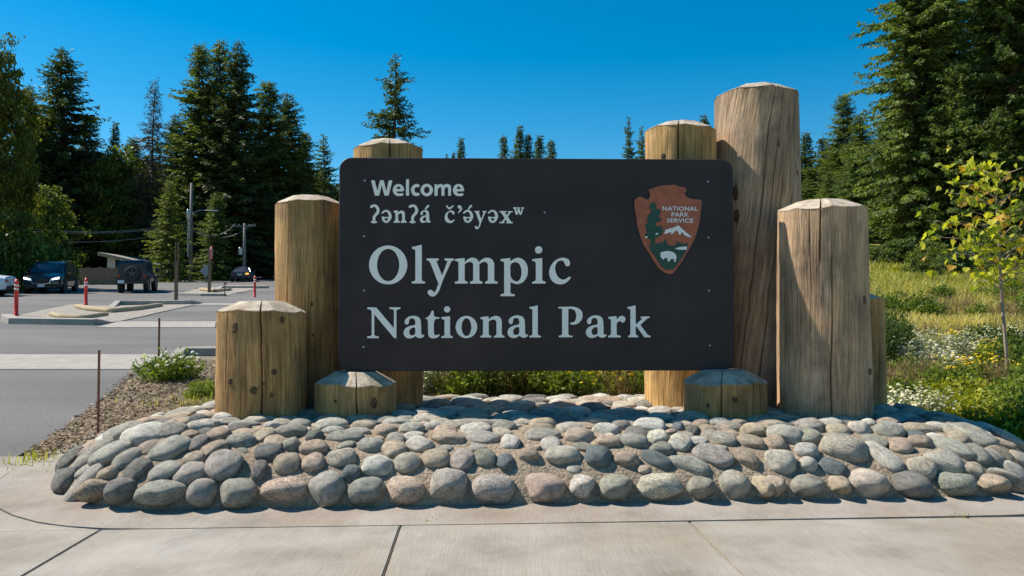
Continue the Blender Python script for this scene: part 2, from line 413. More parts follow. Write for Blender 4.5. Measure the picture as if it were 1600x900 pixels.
# --- sidewalk in front: separate slabs with open joints; they share one plain base
SW_O = (-0.6475, 4.475)           # a joint at the back edge of the sidewalk
side = slab('sidewalk', [w2(SW_O, p, q) for p, q in ((-14, -3.6), (14, -3.6), (14, -.012), (-14, -.012))], -.012, .03, M['soil'], drape=False)
for i in range(-7, 8):
    x0, x1 = i * 1.70 + .005, (i + 1) * 1.70 - .005
    for (q0, q1) in ((-1.85, -.006), (-3.71, -1.86)):
        bm = bmesh.new()
        vs = [bm.verts.new((*w2(SW_O, p, q), z)) for z in (-.1, 0) for p, q in ((x0, q0), (x1, q0), (x1, q1), (x0, q1))]
        for q in ((3, 2, 1, 0), (4, 5, 6, 7), (0, 1, 5, 4), (1, 2, 6, 5), (2, 3, 7, 6), (3, 0, 4, 7)): bm.faces.new([vs[k] for k in q])
        bmesh.ops.bevel(bm, geom=[e for e in bm.edges if all(v.co.z > -.01 for v in e.verts)], offset=.006, segments=2, affect='EDGES')
        me = bpy.data.meshes.new('slab'); bm.to_mesh(me); bm.free(); setmats(me, M['concrete']); link('slab', me, side)

# --- the mound's plan: a rounded rectangle, and the flush border that runs round it
MO_O = (0.0, 4.885); MP0, MP1, MQ = -3.30, 4.15, 3.35
def sdf(p, q, grow=0.0, r=1.2):
    cx, cy = (MP0 + MP1) / 2, MQ / 2; hx, hy = (MP1 - MP0) / 2 + grow, MQ / 2 + grow; r = r + grow
    dx, dy = abs(p - cx) - hx + r, abs(q - cy) - hy + r
    return math.hypot(max(dx, 0), max(dy, 0)) + min(max(dx, dy), 0) - r
def rrect(grow, n=10, r=1.2):
    cx, cy = (MP0 + MP1) / 2, MQ / 2; hx, hy = (MP1 - MP0) / 2 + grow, MQ / 2 + grow; r += grow; out = []
    for k, (sx, sy) in enumerate(((1, 1), (-1, 1), (-1, -1), (1, -1))):
        for i in range(n + 1):
            a = math.pi / 2 * (k + i / n); out.append((cx + sx * (hx - r) + r * math.cos(a), cy + sy * (hy - r) + r * math.sin(a)))
    return out
slab('concrete_border', [w2(MO_O, p, q) for p, q in rrect(.375)], .0, .12, M['border'])
# concrete pad between the border and the asphalt path
cor = [w2(MO_O, p, q) for p, q in rrect(.385) if p < -1.9 and q < 1.25]
cor.sort(key=lambda c: -c[0])
pad = [w2(SW_O, -9, .006), w2(SW_O, -1.7, .006)] + [c for c in cor if c[1] > w2(SW_O, 0, .02)[1] + (c[0] + .65) * .05 and c[1] < 6.1] + [(cor[-1][0], 6.12), (-9.5, 6.12)]
slab('concrete_pad', pad, -.004, .12, M['concrete'])

# --- the street behind the viewer
slab('street', [(-200, -16), (200, -16), (200, -3.6), (-200, -3.6)], -.02, .03, M['asphalt'], drape=False)
slab('far_sidewalk', [(-200, -18), (200, -18), (200, -16.1), (-200, -16.1)], -.005, .03, M['concrete'], drape=False)
# --- roads and strips on the left
slab('asphalt_path', [(-16, 6.14), (-3.98, 6.14)] + g2((66, 690), (100, 667), (135, 643), (160, 625), (205, 592), (228, 577)) + [(-5.7, 11.42), (-16, 11.42)], -.012, .05, M['asphalt'])
slab('concrete_crossing', [(-24, 11.44), (-5.72, 11.44), (-6.0, 13.42), (-24, 13.42)], -.004, .06, M['kerb'])
slab('road', [(-90, 13.44), (.6, 13.44), (.6, 23), (-2, 60), (0, 125), (-34, 128), (-43, 105), (-42, 85), (-37, 66), (-31, 46), (-90, 44)], -.014, .05, M['asphalt'])
slab('concrete_strip', g2((150, 511), (352, 511), (352, 502), (186, 502)), -.002, .02, M['kerb'])
slab('concrete_strip', g2((300, 477), (400, 476), (400, 473.6), (318, 473.6)), -.002, .02, M['kerb'])
slab('gravel_island', g2((12, 500), (30, 493), (75, 483), (112, 476), (172, 478), (310, 475), (250, 488), (188, 502), (150, 507)), .012, .05, M['gravel'])
slab('gravel_island', g2((276, 461), (300, 453), (360, 446), (420, 446), (385, 455), (352, 462)), .012, .05, M['gravel'])
slab('soil_bed', g2((228, 577), (262, 560), (300, 556)) + [(.5, 13.2), (.5, 8.2), (-2.4, 7.6), (-3.45, 6.7), (-3.72, 5.9), (-3.9, 6.13)] + g2((66, 690), (100, 667), (135, 643), (160, 625), (205, 592)), -.006, .03, M['soil'])
slab('planting_soil', [(.5, 8.0), (.5, 13.2), (7, 16.5), (15, 17), (16, 9.5), (9.5, 6.5), (5.4, 5.6), (4.9, 7.5), (3, 8.6)], -.02, .02, M['soil'])

def kerb(path, w=.15, h=.15, m='kerb', ends=(1, 1)):
    """a raised kerb along ground points; an end of 0 tapers down to the road"""
    n = len(path); v, f = [], []
    for i, p in enumerate(path):
        a, b = Vector(path[max(i - 1, 0)]), Vector(path[min(i + 1, n - 1)]); t = (b - a).normalized(); s = Vector((-t.y, t.x)) * w / 2
        hh = h * (ends[0] if i == 0 else ends[1] if i == n - 1 else 1)
        for q, z in ((-s, -.06), (-s * .9, hh - .015), (-s * .75, hh), (s * .75, hh), (s * .9, hh - .015), (s, -.06)):
            x, y = p[0] + q.x, p[1] + q.y; v.append((x, y, hz(x, y) + max(z, -.06)))
    for i in range(n - 1):
        for k in range(5): f.append((i * 6 + k, i * 6 + k + 1, i * 6 + 7 + k, i * 6 + 6 + k))
    f += [(0, 1, 2, 3, 4, 5), tuple(range(n * 6 - 1, n * 6 - 7, -1))]
    o = mk('kerb', v, f, M[m])
    bm = bmesh.new(); bm.from_mesh(o.data); bmesh.ops.recalc_face_normals(bm, faces=list(bm.faces)); bm.to_mesh(o.data); bm.free()
    tag(o, kind='structure')
kerb(g2((270, 560), (284, 556), (296, 555)) + [(-4.5, 13.3), (-2, 13.35), (.5, 13.4)], .22, .14, ends=(.1, 1))
kerb(g2((10, 499), (22, 505), (80, 506), (150, 507), (166, 505)), .3, .16, ends=(1, .3))
kerb(g2((172, 481), (184, 476.5), (240, 476), (296, 475.5), (312, 473)), .3, .17, ends=(.1, .1))
kerb(g2((342, 511), (356, 511)), .5, .15)
kerb(g2((276, 461), (316, 462), (352, 462)), .3, .12)
kerb(g2((338, 453), (346, 450.5), (420, 450)), .35, .16, ends=(.1, 1))

# ================================================================== THE STONE MOUND
MPROF = [(-.2, -.05), (-.02, -.05), (0, .05), (.07, .15), (.22, .265), (.42, .335), (.65, .368), (1.1, .378), (1.85, .378)]
def mh(p, q):
    d = -sdf(p, q)
    for (a, b), (c, e) in zip(MPROF, MPROF[1:]):
        if d <= c: return b + (e - b) * (max(d, a) - a) / (c - a)
    return MPROF[-1][1]
def to_pq(x, y): dx, dy = x - MO_O[0], y - MO_O[1]; return (dx * E1.x + dy * E1.y, dx * E2.x + dy * E2.y)
def mz(x, y): return mh(*to_pq(x, y))
def mound_mesh():
    ps, qs = np.linspace(MP0 - .06, MP1 + .06, 190), np.linspace(-.06, MQ + .06, 96)
    v = []
    for q in qs:
        for p in ps:
            x, y = w2(MO_O, p, q); h = mh(p, q)
            h += .018 * mnoise.noise((p * 5, q * 5, 0)) + .01 * mnoise.noise((p * 14, q * 14, 3)) if h > 0 else 0
            v.append((x, y, h))
    k = len(ps); f = [(j * k + i, j * k + i + 1, (j + 1) * k + i + 1, (j + 1) * k + i) for j in range(len(qs) - 1) for i in range(k - 1)]
    return mk('stone_mound', v, f, M['mortar'], None, True)
mound = mound_mesh()
tag(mound, 'low mound of rounded river cobbles set in mortar under the sign and its log posts', 'stone mound')

def stone_variants(n=14):
    out = []
    for k in range(n):
        bm = bmesh.new(); bmesh.ops.create_icosphere(bm, subdivisions=3, radius=1)
        rnd = random.Random(k + 5); off = Vector((k * 7.3, k * 3.1, 1)); sq = rnd.uniform(2.2, 3.1)
        cuts = [(Vector((rnd.uniform(-1, 1), rnd.uniform(-1, 1), rnd.uniform(-.2, 1))).normalized(), rnd.uniform(.7, .92)) for _ in range(rnd.choice((1, 1, 2, 3, 4)))]
        for v in bm.verts:
            p = v.co.normalized()
            e = (abs(p.x) ** sq + abs(p.y) ** sq + abs(p.z) ** 2.1) ** (-1 / sq)   # a little squarish, as river cobbles are
            p = p * min(e, 1.25)
            p *= 1 + .13 * mnoise.noise(p * .9 + off) + .075 * mnoise.noise(p * 2.2 + off) + .035 * mnoise.noise(p * 5 + off)
            for c, d in cuts:
                h = p.dot(c)
                if h > d: p -= c * (h - d) * .8
            v.co = p
        ext = [max(abs(v.co[i]) for v in bm.verts) for i in range(3)]
        for v in bm.verts: v.co = Vector((v.co.x / ext[0], v.co.y / ext[1], v.co.z / ext[2]))
        me = bpy.data.meshes.new('stone'); bm.to_mesh(me); bm.free(); me.shade_smooth(); setmats(me, M['stone']); out.append(me)
    return out
SV = stone_variants()
TONE = dict(g=(.50, .475, .42), d=(.27, .265, .245), b=(.22, .25, .255), t=(.57, .475, .37), p=(.57, .455, .375), w=(.70, .67, .60), n=(.40, .40, .34), s=(.60, .545, .46))
STONES = {  # cobbles read off the photograph: x, y, width, height, tilt, tone (quarter pixels from the tile's corner)
 (0, 600): "345 575 120 150 -45 g|415 605 170 190 -45 d|527 640 290 110 -42 g|583 693 155 150 0 t|750 690 170 185 0 d|1005 700 310 180 0 g|1262 695 180 185 0 g|1480 690 230 190 0 n|860 545 150 135 15 d|680 573 120 70 -15 t|800 473 160 95 -40 g|1030 555 190 110 -20 g|1185 565 190 120 -25 g|700 445 210 130 -30 g|945 412 130 110 -30 p|1075 420 190 150 -45 g|585 450 240 110 -38 g|1215 478 130 75 0 t|1400 520 200 175 -45 g|1345 415 100 85 20 t|1245 378 110 85 0 d|1500 370 190 115 0 g|1360 328 140 80 0 t|910 340 180 85 -40 w|1065 312 170 70 -20 g|780 330 210 75 -32 g|560 395 150 50 -35 g|690 300 150 55 -35 g|1245 285 160 55 -10 w|1100 262 160 45 0 t|940 250 190 40 -5 t|1425 225 190 50 0 w|1240 232 100 50 0 b|1310 262 120 38 0 w|1500 290 150 42 0 d|450 480 150 70 -38 d",
 (400, 620): "170 595 300 190 0 p|440 570 215 225 -30 g|685 595 240 170 -12 n|930 570 240 180 0 p|1205 550 240 230 0 s|1480 560 290 190 0 g|25 470 90 115 0 d|195 425 160 120 -15 t|360 418 140 115 0 p|540 388 180 115 -5 s|598 490 115 95 0 b|755 440 200 115 0 w|950 420 165 115 0 s|1125 395 165 115 0 t|1285 400 140 130 20 s|1430 390 135 115 -15 n|1560 415 110 105 0 b|75 362 165 120 0 d|225 308 110 90 0 g|360 327 175 70 0 t|722 322 155 120 10 g|862 337 135 85 -15 t|875 278 105 60 -10 g|1018 305 160 105 15 w|1205 272 215 125 10 t|1415 268 215 105 5 g|1590 295 120 120 0 w|55 250 125 75 5 t|225 232 190 55 0 n|365 258 110 55 0 d|555 262 230 95 0 g|805 225 145 65 -5 t|970 220 155 60 5 g|475 195 200 60 -5 w|270 185 140 45 0 g|105 198 110 35 0 w|670 195 150 45 0 t|880 178 170 45 0 w|1110 200 130 40 0 w|1260 190 180 45 0 g|1550 200 160 50 0 n|1420 185 150 35 0 g",
 (800, 620): "200 530 260 190 0 p|440 528 165 170 0 w|650 555 220 175 -8 n|930 545 320 175 0 s|1190 575 185 150 0 n|1395 540 200 200 20 g|1570 550 140 140 0 t|100 370 130 90 0 t|318 375 215 120 0 s|535 385 180 130 0 b|715 400 150 90 5 p|900 400 190 80 25 b|1105 430 240 100 20 g|195 255 220 120 0 g|415 262 190 130 5 p|600 288 150 90 5 t|765 290 160 110 10 g|930 335 140 65 0 n|908 258 125 80 5 w|1050 298 135 140 10 w|1260 378 240 120 20 g|1465 390 150 85 50 t|1290 268 190 105 20 g|1490 290 160 90 20 t|585 215 160 50 5 w|860 195 200 60 0 w|1040 205 80 40 0 b|1130 225 80 40 10 d|1355 205 160 50 5 g|1510 225 140 65 15 t|1185 187 110 30 0 t|190 185 190 50 -5 t|500 172 210 40 0 t|680 195 130 38 0 g|1290 175 130 32 0 w|1420 185 120 32 0 p",
 (1200, 620): "45 565 140 145 0 t|245 550 240 140 0 n|450 570 125 130 5 t|640 540 255 200 10 s|910 560 250 165 15 d|1185 560 245 150 5 n|1405 570 155 125 5 t|1500 530 230 75 38 g|1545 480 190 75 35 w|75 410 190 135 10 s|245 430 115 75 10 w|400 450 165 95 20 b|465 335 290 170 8 s|710 380 220 105 52 w|955 445 160 130 25 s|1090 415 220 140 15 g|1275 465 130 95 15 t|50 295 130 80 10 t|240 347 140 75 5 w|105 258 170 80 20 g|250 260 120 75 20 n|830 322 130 110 15 t|950 292 145 90 5 t|1145 325 220 110 30 g|1300 365 150 110 45 n|1405 385 150 60 35 g|1450 370 150 50 28 t|265 200 170 65 5 g|440 222 140 50 5 t|565 212 145 60 5 w|750 222 175 70 5 n|935 217 190 50 5 t|1190 270 110 55 20 t|1260 255 220 75 33 g|390 178 170 40 0 w|630 182 90 32 0 w|740 175 150 35 0 t|100 150 190 32 0 t|560 150 170 40 0 t|1060 205 170 40 8 w"}
def surf(px, py):                       # where a line of sight meets the mound
    d = ray(px, py); t = 3.5
    while t < 12:
        q = Vector((0, 0, CAM_Z)) + d * t
        if q.z <= mz(q.x, q.y) and sdf(*to_pq(q.x, q.y)) < .3: return q
        t += .012
    return None
def frame(x, y):
    e = .04; gx = (mz(x + e, y) - mz(x - e, y)) / (2 * e); gy = (mz(x, y + e) - mz(x, y - e)) / (2 * e)
    n = Vector((-gx, -gy, 1)).normalized()
    if n.z < .5: n = Vector((n.x, n.y, math.hypot(n.x, n.y) * .58)).normalized()
    return n
rs = random.Random(11)
placed = []                              # (pos, n, axis_u, ru, rv, rn, tone, spin)
def add_stone(pos, n, u, ru, rv, rn, tone): placed.append((pos, n, u, ru, rv, rn, tone))
for (ox, oy), s in STONES.items():
    for it in s.split('|'):
        a = it.split(); zx, zy, w, h, ang = map(float, a[:5]); px, py = ox + zx / 4, oy + zy / 4
        bottom = zy > (640 if ox == 0 else 500) and h > 70
        q = surf(px, py + (6 if bottom else 0))
        if q is None: continue
        n = frame(q.x, q.y); dist = q.y / F_PX
        view = (Vector((0, 0, CAM_Z)) - q).normalized()
        u0 = Vector((1, 0, 0)) - n * n.x; u0.normalize(); v0 = n.cross(u0)
        up = Vector((0, 0, 1)) - view * view.z
        fs = max(abs(v0.dot(up.normalized())), .36)
        r_ = R(-ang)                      # picture tilt is clockwise-positive
        u = u0 * math.cos(r_) + v0 * (math.sin(r_) / fs); u.normalize()
        cu = math.hypot(math.cos(r_), math.sin(r_) / fs)
        ru = w / 8 * dist * (1 + (cu - 1) * .55); rv = h / 8 * dist / (fs if h < 90 else max(fs, .75)) * .98
        rn = min(max(.68 * min(ru, rv), .05), .13)
        if bottom:
            rn = .17; ru *= 1.05; rv *= 1.04; n = Vector((n.x * 1.2, n.y * 1.2, n.z * .45)).normalized(); u = u - n * u.dot(n); u.normalize()
            rv = h / 8 * dist * 1.03; q = q - n * .055; q.z = max(rv * .86, .09)
        else: ru *= 1.07; rv *= 1.05; q = q + n * rn * .18
        c = TONE[a[5]]; jt = rs.uniform(.88, 1.12)
        add_stone(q, n, u, ru, rv, rn, tuple(x * jt * rs.uniform(.97, 1.03) for x in c))

# ------------------------------------------------------------------ log posts: where they stand (used by the stone filler too)
LOGS = [  # key, centre px at the foot, width px top, bottom, top py, distance, twist, colour, material
 ('back_l', 606, 106, 108, 222, 7.02, .05, (1.02, .98, .9), 'log_honey'),
 ('tall_l', 484, 104, 106, 308, 7.0, .04, (1.0, 1.0, .97), 'log_honey'),
 ('front_l', 410, 130, 138, 471, 6.37, -.03, (1.0, .97, .9), 'log_honey'),
 ('stump_l', 556, 122, 124, 580, 6.38, .0, (.86, .90, .88), 'log_honey'),
 ('back_r', 1064, 108, 110, 194, 7.0, .05, (1.12, 1.1, 1.02), 'log_honey'),
 ('tall_r', 1185, 126, 130, 138, 7.1, .34, (.98, .96, .95), 'log_grey'),
 ('front_r', 1285, 133, 137, 315, 6.36, .02, (1.14, 1.08, 1.02), 'log_grey'),
 ('stump_r', 1131, 124, 127, 578, 6.36, .0, (.9, .92, .88), 'log_honey'),
 ('far_r', 1322, 108, 110, 455, 7.02, .02, (.95, .9, .84), 'log_honey')]
LOGP = {}
for k, cx, wt, wb, ty, Y, tw, colr, mt in LOGS:
    x = (cx - 800) / F_PX * Y; LOGP[k] = (x, Y, wt / 2 / F_PX * Y, wb / 2 / F_PX * Y, at(cx, ty, Y).z)

# filler cobbles over the rest of the mound
def free(x, y, r_):
    for p, n, u, a, b, c, t in placed:
        dx, dy = x - p.x, y - p.y
        if abs(dx) > .5 or abs(dy) > .5: continue
        d = Vector((x, y, mz(x, y))) - p
        cu = d.dot(u); cv = d.dot(n.cross(u))
        if (cu / (a + r_ * .86)) ** 2 + (cv / (b + r_ * .86)) ** 2 < 1: return False
    return True
for target, tries in ((.135, 2500), (.105, 5000), (.075, 7000), (.055, 5000)):
    for _ in range(tries):
        p, q = rs.uniform(MP0, MP1), rs.uniform(0, MQ); d = -sdf(p, q)
        if d < .08: continue
        x, y = w2(MO_O, p, q)
        if any(math.hypot(x - l[0], y - l[1]) < l[3] - .02 for l in LOGP.values()): continue
        front = q < 1.2 and -2.9 < p < 3.6
        if front and d < .75 and target < .07: pass
        ru = target * rs.uniform(.9, 1.25); rv = ru * rs.uniform(.62, .95)
        if not free(x, y, rv * (1.0 if front and d < .5 else .92)): continue
        n = frame(x, y); a = rs.uniform(0, math.pi); u0 = Vector((1, 0, 0)) - n * n.x; u0.normalize(); u = u0 * math.cos(a) + n.cross(u0) * math.sin(a)
        if d < .3: a = rs.uniform(-.5, .5); u = u0 * math.cos(a) + n.cross(u0) * math.sin(a)
        rn = .5 * rv if front and d < .8 else .4 * rv
        c = TONE[rs.choices('gdbtpwns', (5, 2, 1, 4, 2, 5, 2, 3))[0]]; jt = rs.uniform(.85, 1.15)
        add_stone(Vector((x, y, mz(x, y))) + n * rn * .18, n, u, ru, rv, rn, tuple(k * jt for k in c))
placed.sort(key=lambda s: -(s[3] * s[4]) / max(s[0].y, 4) ** 2 * (3 if s[0].y < 6.3 else 1))
rest = bmesh.new()
for i, (pos, n, u, ru, rv, rn, colr) in enumerate(placed):
    me = SV[rs.randrange(len(SV))]
    v = n.cross(u); mx = Matrix((u * ru, v * rv, n * rn)).transposed().to_4x4(); mx.translation = pos
    if i < 300:
        o = link('stone', me, mound); o.matrix_basis = mx; o.color = (*colr, 1)
    else:
        t = me.copy(); t.transform(mx)
        ca = t.color_attributes.new('tone', 'FLOAT_COLOR', 'POINT')
        ca.data.foreach_set('color', np.tile(np.array([*colr, 1], np.float32), len(t.vertices)))
        rest.from_mesh(t); bpy.data.meshes.remove(t)
me = bpy.data.meshes.new('small_stones'); rest.to_mesh(me); rest.free(); me.shade_smooth()
ms = M['stone'].copy(); ms.name = 'river cobble, joined'
nt = ms.node_tree; at_ = nt.nodes.new('ShaderNodeAttribute'); at_.attribute_name = 'tone'
geo_ = nt.nodes.new('ShaderNodeNewGeometry')
for lk in list(nt.links):
    if lk.from_node.type == 'OBJECT_INFO':
        to = lk.to_socket; src = at_.outputs['Color'] if lk.from_socket.name == 'Color' else geo_.outputs['Random Per Island']
        nt.links.remove(lk); nt.links.new(src, to)
for nd in nt.nodes:
    if nd.type == 'TEX_NOISE': nd.inputs['Scale'].default_value *= 7
setmats(me, ms)
o = link('small_stones', me, mound); o['kind'] = 'stuff'
print('STONES', len(placed))

# ================================================================== LOG POSTS
def log(key, name, label, twist, colr, mt, cracks, knots, seed, facets=8, chamf=.5, group='peeled log posts of the sign'):
    X, Y, rt, rb, zt = LOGP[key]
    zb = mz(X, Y) - .06
    root = empty(name, (X, Y, zb), label, 'log post', group)
    Hh = zt - zb
    base = [2 * math.pi * k / 96 for k in range(96)]
    cols = []
    for a in base:
        if all(abs((a - R(c[0]) + math.pi) % (2 * math.pi) - math.pi) > c[1] * 1.6 / rb for c in cracks): cols.append((a, 0, None))
    for ci, c in enumerate(cracks):
        wv = c[1] * 1.35 / rb / 2
        for s, dpt in ((-1.15, 0), (-.9, .0), (-.25, 1), (.25, 1), (.9, .0), (1.15, 0)): cols.append(((R(c[0]) + s * wv) % (2 * math.pi), dpt, ci))
    cols.sort(); nC = len(cols)
    r0 = rt * chamf; slope = .50 if key[:5] != 'stump' else .60
    rows = max(24, int(Hh / .035)); rnd = random.Random(seed); off = Vector((seed * 3.7, seed * 1.9, 0))
    def chz(a, r_):                      # faceted chamfer
        f = ((a + .2) % (2 * math.pi / facets)) - math.pi / facets
        return Hh - slope * max(0, r_ * math.cos(f) - r0) * (1 + .12 * math.sin(a * 2 + seed))
    def rad(a, z):
        t = min(max(z / Hh, 0), 1); r_ = rb + (rt - rb) * t
        p = Vector((math.cos(a) * .9, math.sin(a) * .9, z * .55)) + off
        return r_ * (1 + .042 * mnoise.noise(p * 1.3) + .014 * mnoise.noise(Vector((p.x * 3.2, p.y * 3.2, p.z * 2.2))) + .016 * abs(mnoise.noise(Vector((p.x * 4.5, p.y * 4.5, p.z * 7)))) + .007 * mnoise.noise(Vector((p.x * 11, p.y * 11, p.z * 9))))
    v, f, uvs = [], [], []
    for j in range(rows + 1):
        t = j / rows
        for a, dpt, ci in cols:
            ztop = chz(a, rt * .995); z = t * ztop
            wob = .05 * mnoise.noise((z * 1.4, seed, ci or 0)) + .018 * mnoise.noise((z * 6, seed, 2))
            aa = a + twist * z + wob
            r_ = rad(aa, z)
            if dpt:
                c = cracks[ci]; lo, hi = c[2] * Hh, c[3] * Hh
                k = min(max((z - lo) / .12, 0), 1) * min(max((hi - z) / .12, 0), 1)
                if c[3] >= 1: k = min(max((z - lo) / .12, 0), 1)
                r_ -= .06 * k
            v.append((r_ * math.sin(aa), -r_ * math.cos(aa), z)); uvs.append((a * rb + wob * 0, z + seed * 2.3))
    for j in range(rows):
        for i in range(nC):
            k = (i + 1) % nC; f.append((j * nC + i, j * nC + k, (j + 1) * nC + k, (j + 1) * nC + i))
    sh = mk('shaft', v, f, M[mt], root, True); sh.color = (*colr, 1)
    me = sh.data; uvl = me.uv_layers.new(name='UVMap')
    for p in me.polygons:
        us = [uvs[me.loops[l].vertex_index] for l in p.loop_indices]; mxu = max(q[0] for q in us)
        for l, q in zip(p.loop_indices, us): uvl.data[l].uv = (q[0] + (2 * math.pi * rb if mxu - q[0] > 1.2 * rb else 0), q[1])
    # the sloped, sawn top
    v2, f2 = [], []
    top = v[rows * nC:]
    for ring in range(4):
        for i, (a, dpt, ci) in enumerate(cols):
            tx, ty, tz = top[i]; aa = math.atan2(tx, -ty); rr = math.hypot(tx, ty)
            fa = ((a + .2) % (2 * math.pi / facets)) - math.pi / facets
            rin = min(r0 / math.cos(fa), rr * .98)
            if ring == 0: r_, z = rr + .003, tz - .004
            elif ring == 1: r_, z = rr - .004, tz + .003
            elif ring == 2: r_, z = rin, Hh
            else: r_, z = rin * .5, Hh + .004
            if dpt and ring > 0 and cracks[ci][3] >= 1: z -= .035 if ring < 3 else .02
            v2.append((r_ * math.sin(aa), -r_ * math.cos(aa), z))
    v2.append((0, 0, Hh + .004))
    for j in range(3):
        for i in range(nC):
            k = (i + 1) % nC; f2.append((j * nC + i, j * nC + k, (j + 1) * nC + k, (j + 1) * nC + i))
    for i in range(nC): f2.append((3 * nC + i, 3 * nC + (i + 1) % nC, 4 * nC))
    mk('cut_end', v2, f2, M['log_end'], root)
    for (deg, hz_, s, el) in knots:      # knots: dark ringed ovals let into the face
        z = hz_ * Hh; a = R(deg); n_ = 18; vv, ff = [], []
        kd = random.Random(seed * 31 + int(deg))
        for ring, (q, dep) in enumerate(((1.12, -.004), (.95, .003), (.7, .0045), (.45, .004), (.2, .0045))):
            for i in range(n_):
                b = 2 * math.pi * i / n_; du = s * q * math.cos(b) * kd.uniform(.78, 1.22); dz = s * el * q * math.sin(b)
                a2 = a + du / rb; r_ = rad(a2, z + dz) + dep + .001; vv.append((r_ * math.sin(a2), -r_ * math.cos(a2), z + dz))
        vv.append(((rad(a, z) + .004) * math.sin(a), -(rad(a, z) + .004) * math.cos(a), z))
        for j in range(4):
            for i in range(n_): k = (i + 1) % n_; ff.append((j * n_ + i, j * n_ + k, (j + 1) * n_ + k, (j + 1) * n_ + i))
        for i in range(n_): ff.append((4 * n_ + i, 4 * n_ + (i + 1) % n_, 5 * n_))
        mk('knot', vv, ff, M['knot'], root, True)
    return root
L_ = {k[0]: k for k in LOGS}
def L(key, *a, **k): return log(key, 'log_post', a[0], L_[key][6], L_[key][7], L_[key][8], *a[1:], **k)
L('back_l', 'peeled log post behind the panel over the Welcome line, only its sloped top showing', [(4, .012, .3, 1), (-40, .008, 0, .8), (60, .01, 0, 1)], [(-20, .1, .02, 1.3)], 3)
L('tall_l', 'honey coloured log post beside the panel end nearest the road, behind the shorter cracked post', [(-26, .013, .15, 1), (36, .009, 0, .8), (10, .006, .1, .6)], [(2, .43, .022, 1.1), (18, .5, .012, 1.2), (20, .36, .012, 1.0)], 4)
L('front_l', 'short thick honey log post with five dark knots and one long wavering crack', [(18, .014, 0, 1), (-28, .008, .3, 1), (-6, .007, 0, .4), (42, .006, .2, .7)], [(-17, .79, .03, 1.45), (43, .85, .02, 1.6), (33, .44, .021, 1.2), (9, .3, .028, 1.15), (30, .26, .016, 1.3), (-22, .37, .024, 1.1), (-12, .06, .02, 1.2), (20, .35, .012, .9)], 5)
log('stump_l', 'log_stump', 'log stump under the panel corner below the word National, with one knot', 0, L_['stump_l'][7], 'log_honey', [(14, .012, 0, 1), (-32, .012, 0, 1), (-12, .006, .1, 1)], [(38, .45, .028, 1.6), (-16, .5, .012, 1.2)], 6)
L('back_r', 'log post with a sloped pale top showing above the panel over the arrowhead emblem', [(-22, .012, .4, 1), (14, .007, .3, 1), (60, .009, 0, 1)], [(-40, .87, .02, 1.2)], 7)
L('tall_r', 'tallest log post, its grain and cracks spiralling, behind the arrowhead end of the panel', [(-50, .014, .05, 1), (-24, .013, .1, 1), (22, .012, 0, .95), (-5, .006, .3, .8), (48, .008, .1, .7), (-38, .008, .4, 1), (8, .007, .55, 1), (34, .007, .3, 1)], [(-47, .66, .03, 2.4), (-46, .59, .028, 2.2), (10, .80, .014, 2.4), (47, .72, .018, 1.5)], 8)
L('front_r', 'thick grey brown log post at the meadow end, half lit, with a cracked upper face', [(-26, .014, .7, 1), (-12, .015, .0, .75), (8, .006, .1, .6), (40, .007, 0, .5), (-38, .006, .4, .95), (24, .006, .35, .8)], [(36, .55, .022, 1.5), (47, .24, .04, .7)], 9)
log('stump_r', 'log_stump', 'log stump under the panel corner below the arrowhead emblem', 0, L_['stump_r'][7], 'log_honey', [(26, .012, 0, 1), (-20, .008, 0, 1)], [(-2, .52, .022, 1.1), (-38, .4, .014, 1.3)], 10)
L('far_r', 'low log post mostly hidden behind the thick grey brown one at the meadow end', [(30, .01, 0, 1)], [], 11)

# ================================================================== THE SIGN
SA, SB = at(529, 413, 6.30), at(1146.5, 413, 6.385)
sdir = (SB - SA); SW_ = sdir.length; sdir.normalize(); sdir.z = 0; sdir.normalize(); snor = Vector((sdir.y, -sdir.x, 0))
def on_sign(px, py, lift=0.0):           # local coordinates on the panel's face (x along, z up)
    d = ray(px, py); o = Vector((0, 0, CAM_Z)); t = (SA + snor * lift - o).dot(snor) / d.dot(snor); q = o + d * t - SA
    return q.dot(sdir), q.z + SA.z
sx0, sx1 = 0.0, SW_
sz1 = on_sign(838, 247.5)[1]; sz0 = on_sign(838, 579.5)[1]
srot = math.atan2(sdir.y, sdir.x)
sign = empty('park_sign', (SA.x, SA.y, sz0), 'dark brown painted park welcome panel with rounded corners, raised pale letters and an arrowhead emblem', 'sign', rz=srot)
TH = .09
def rrpoly(x0, z0, x1, z1, r_, n=8):
    o = []
    for cx, cz, a0 in ((x1 - r_, z1 - r_, 0), (x0 + r_, z1 - r_, 90), (x0 + r_, z0 + r_, 180), (x1 - r_, z0 + r_, 270)):
        for i in range(n + 1): a = R(a0 + 90 * i / n); o.append((cx + r_ * math.cos(a), cz + r_ * math.sin(a)))
    return o
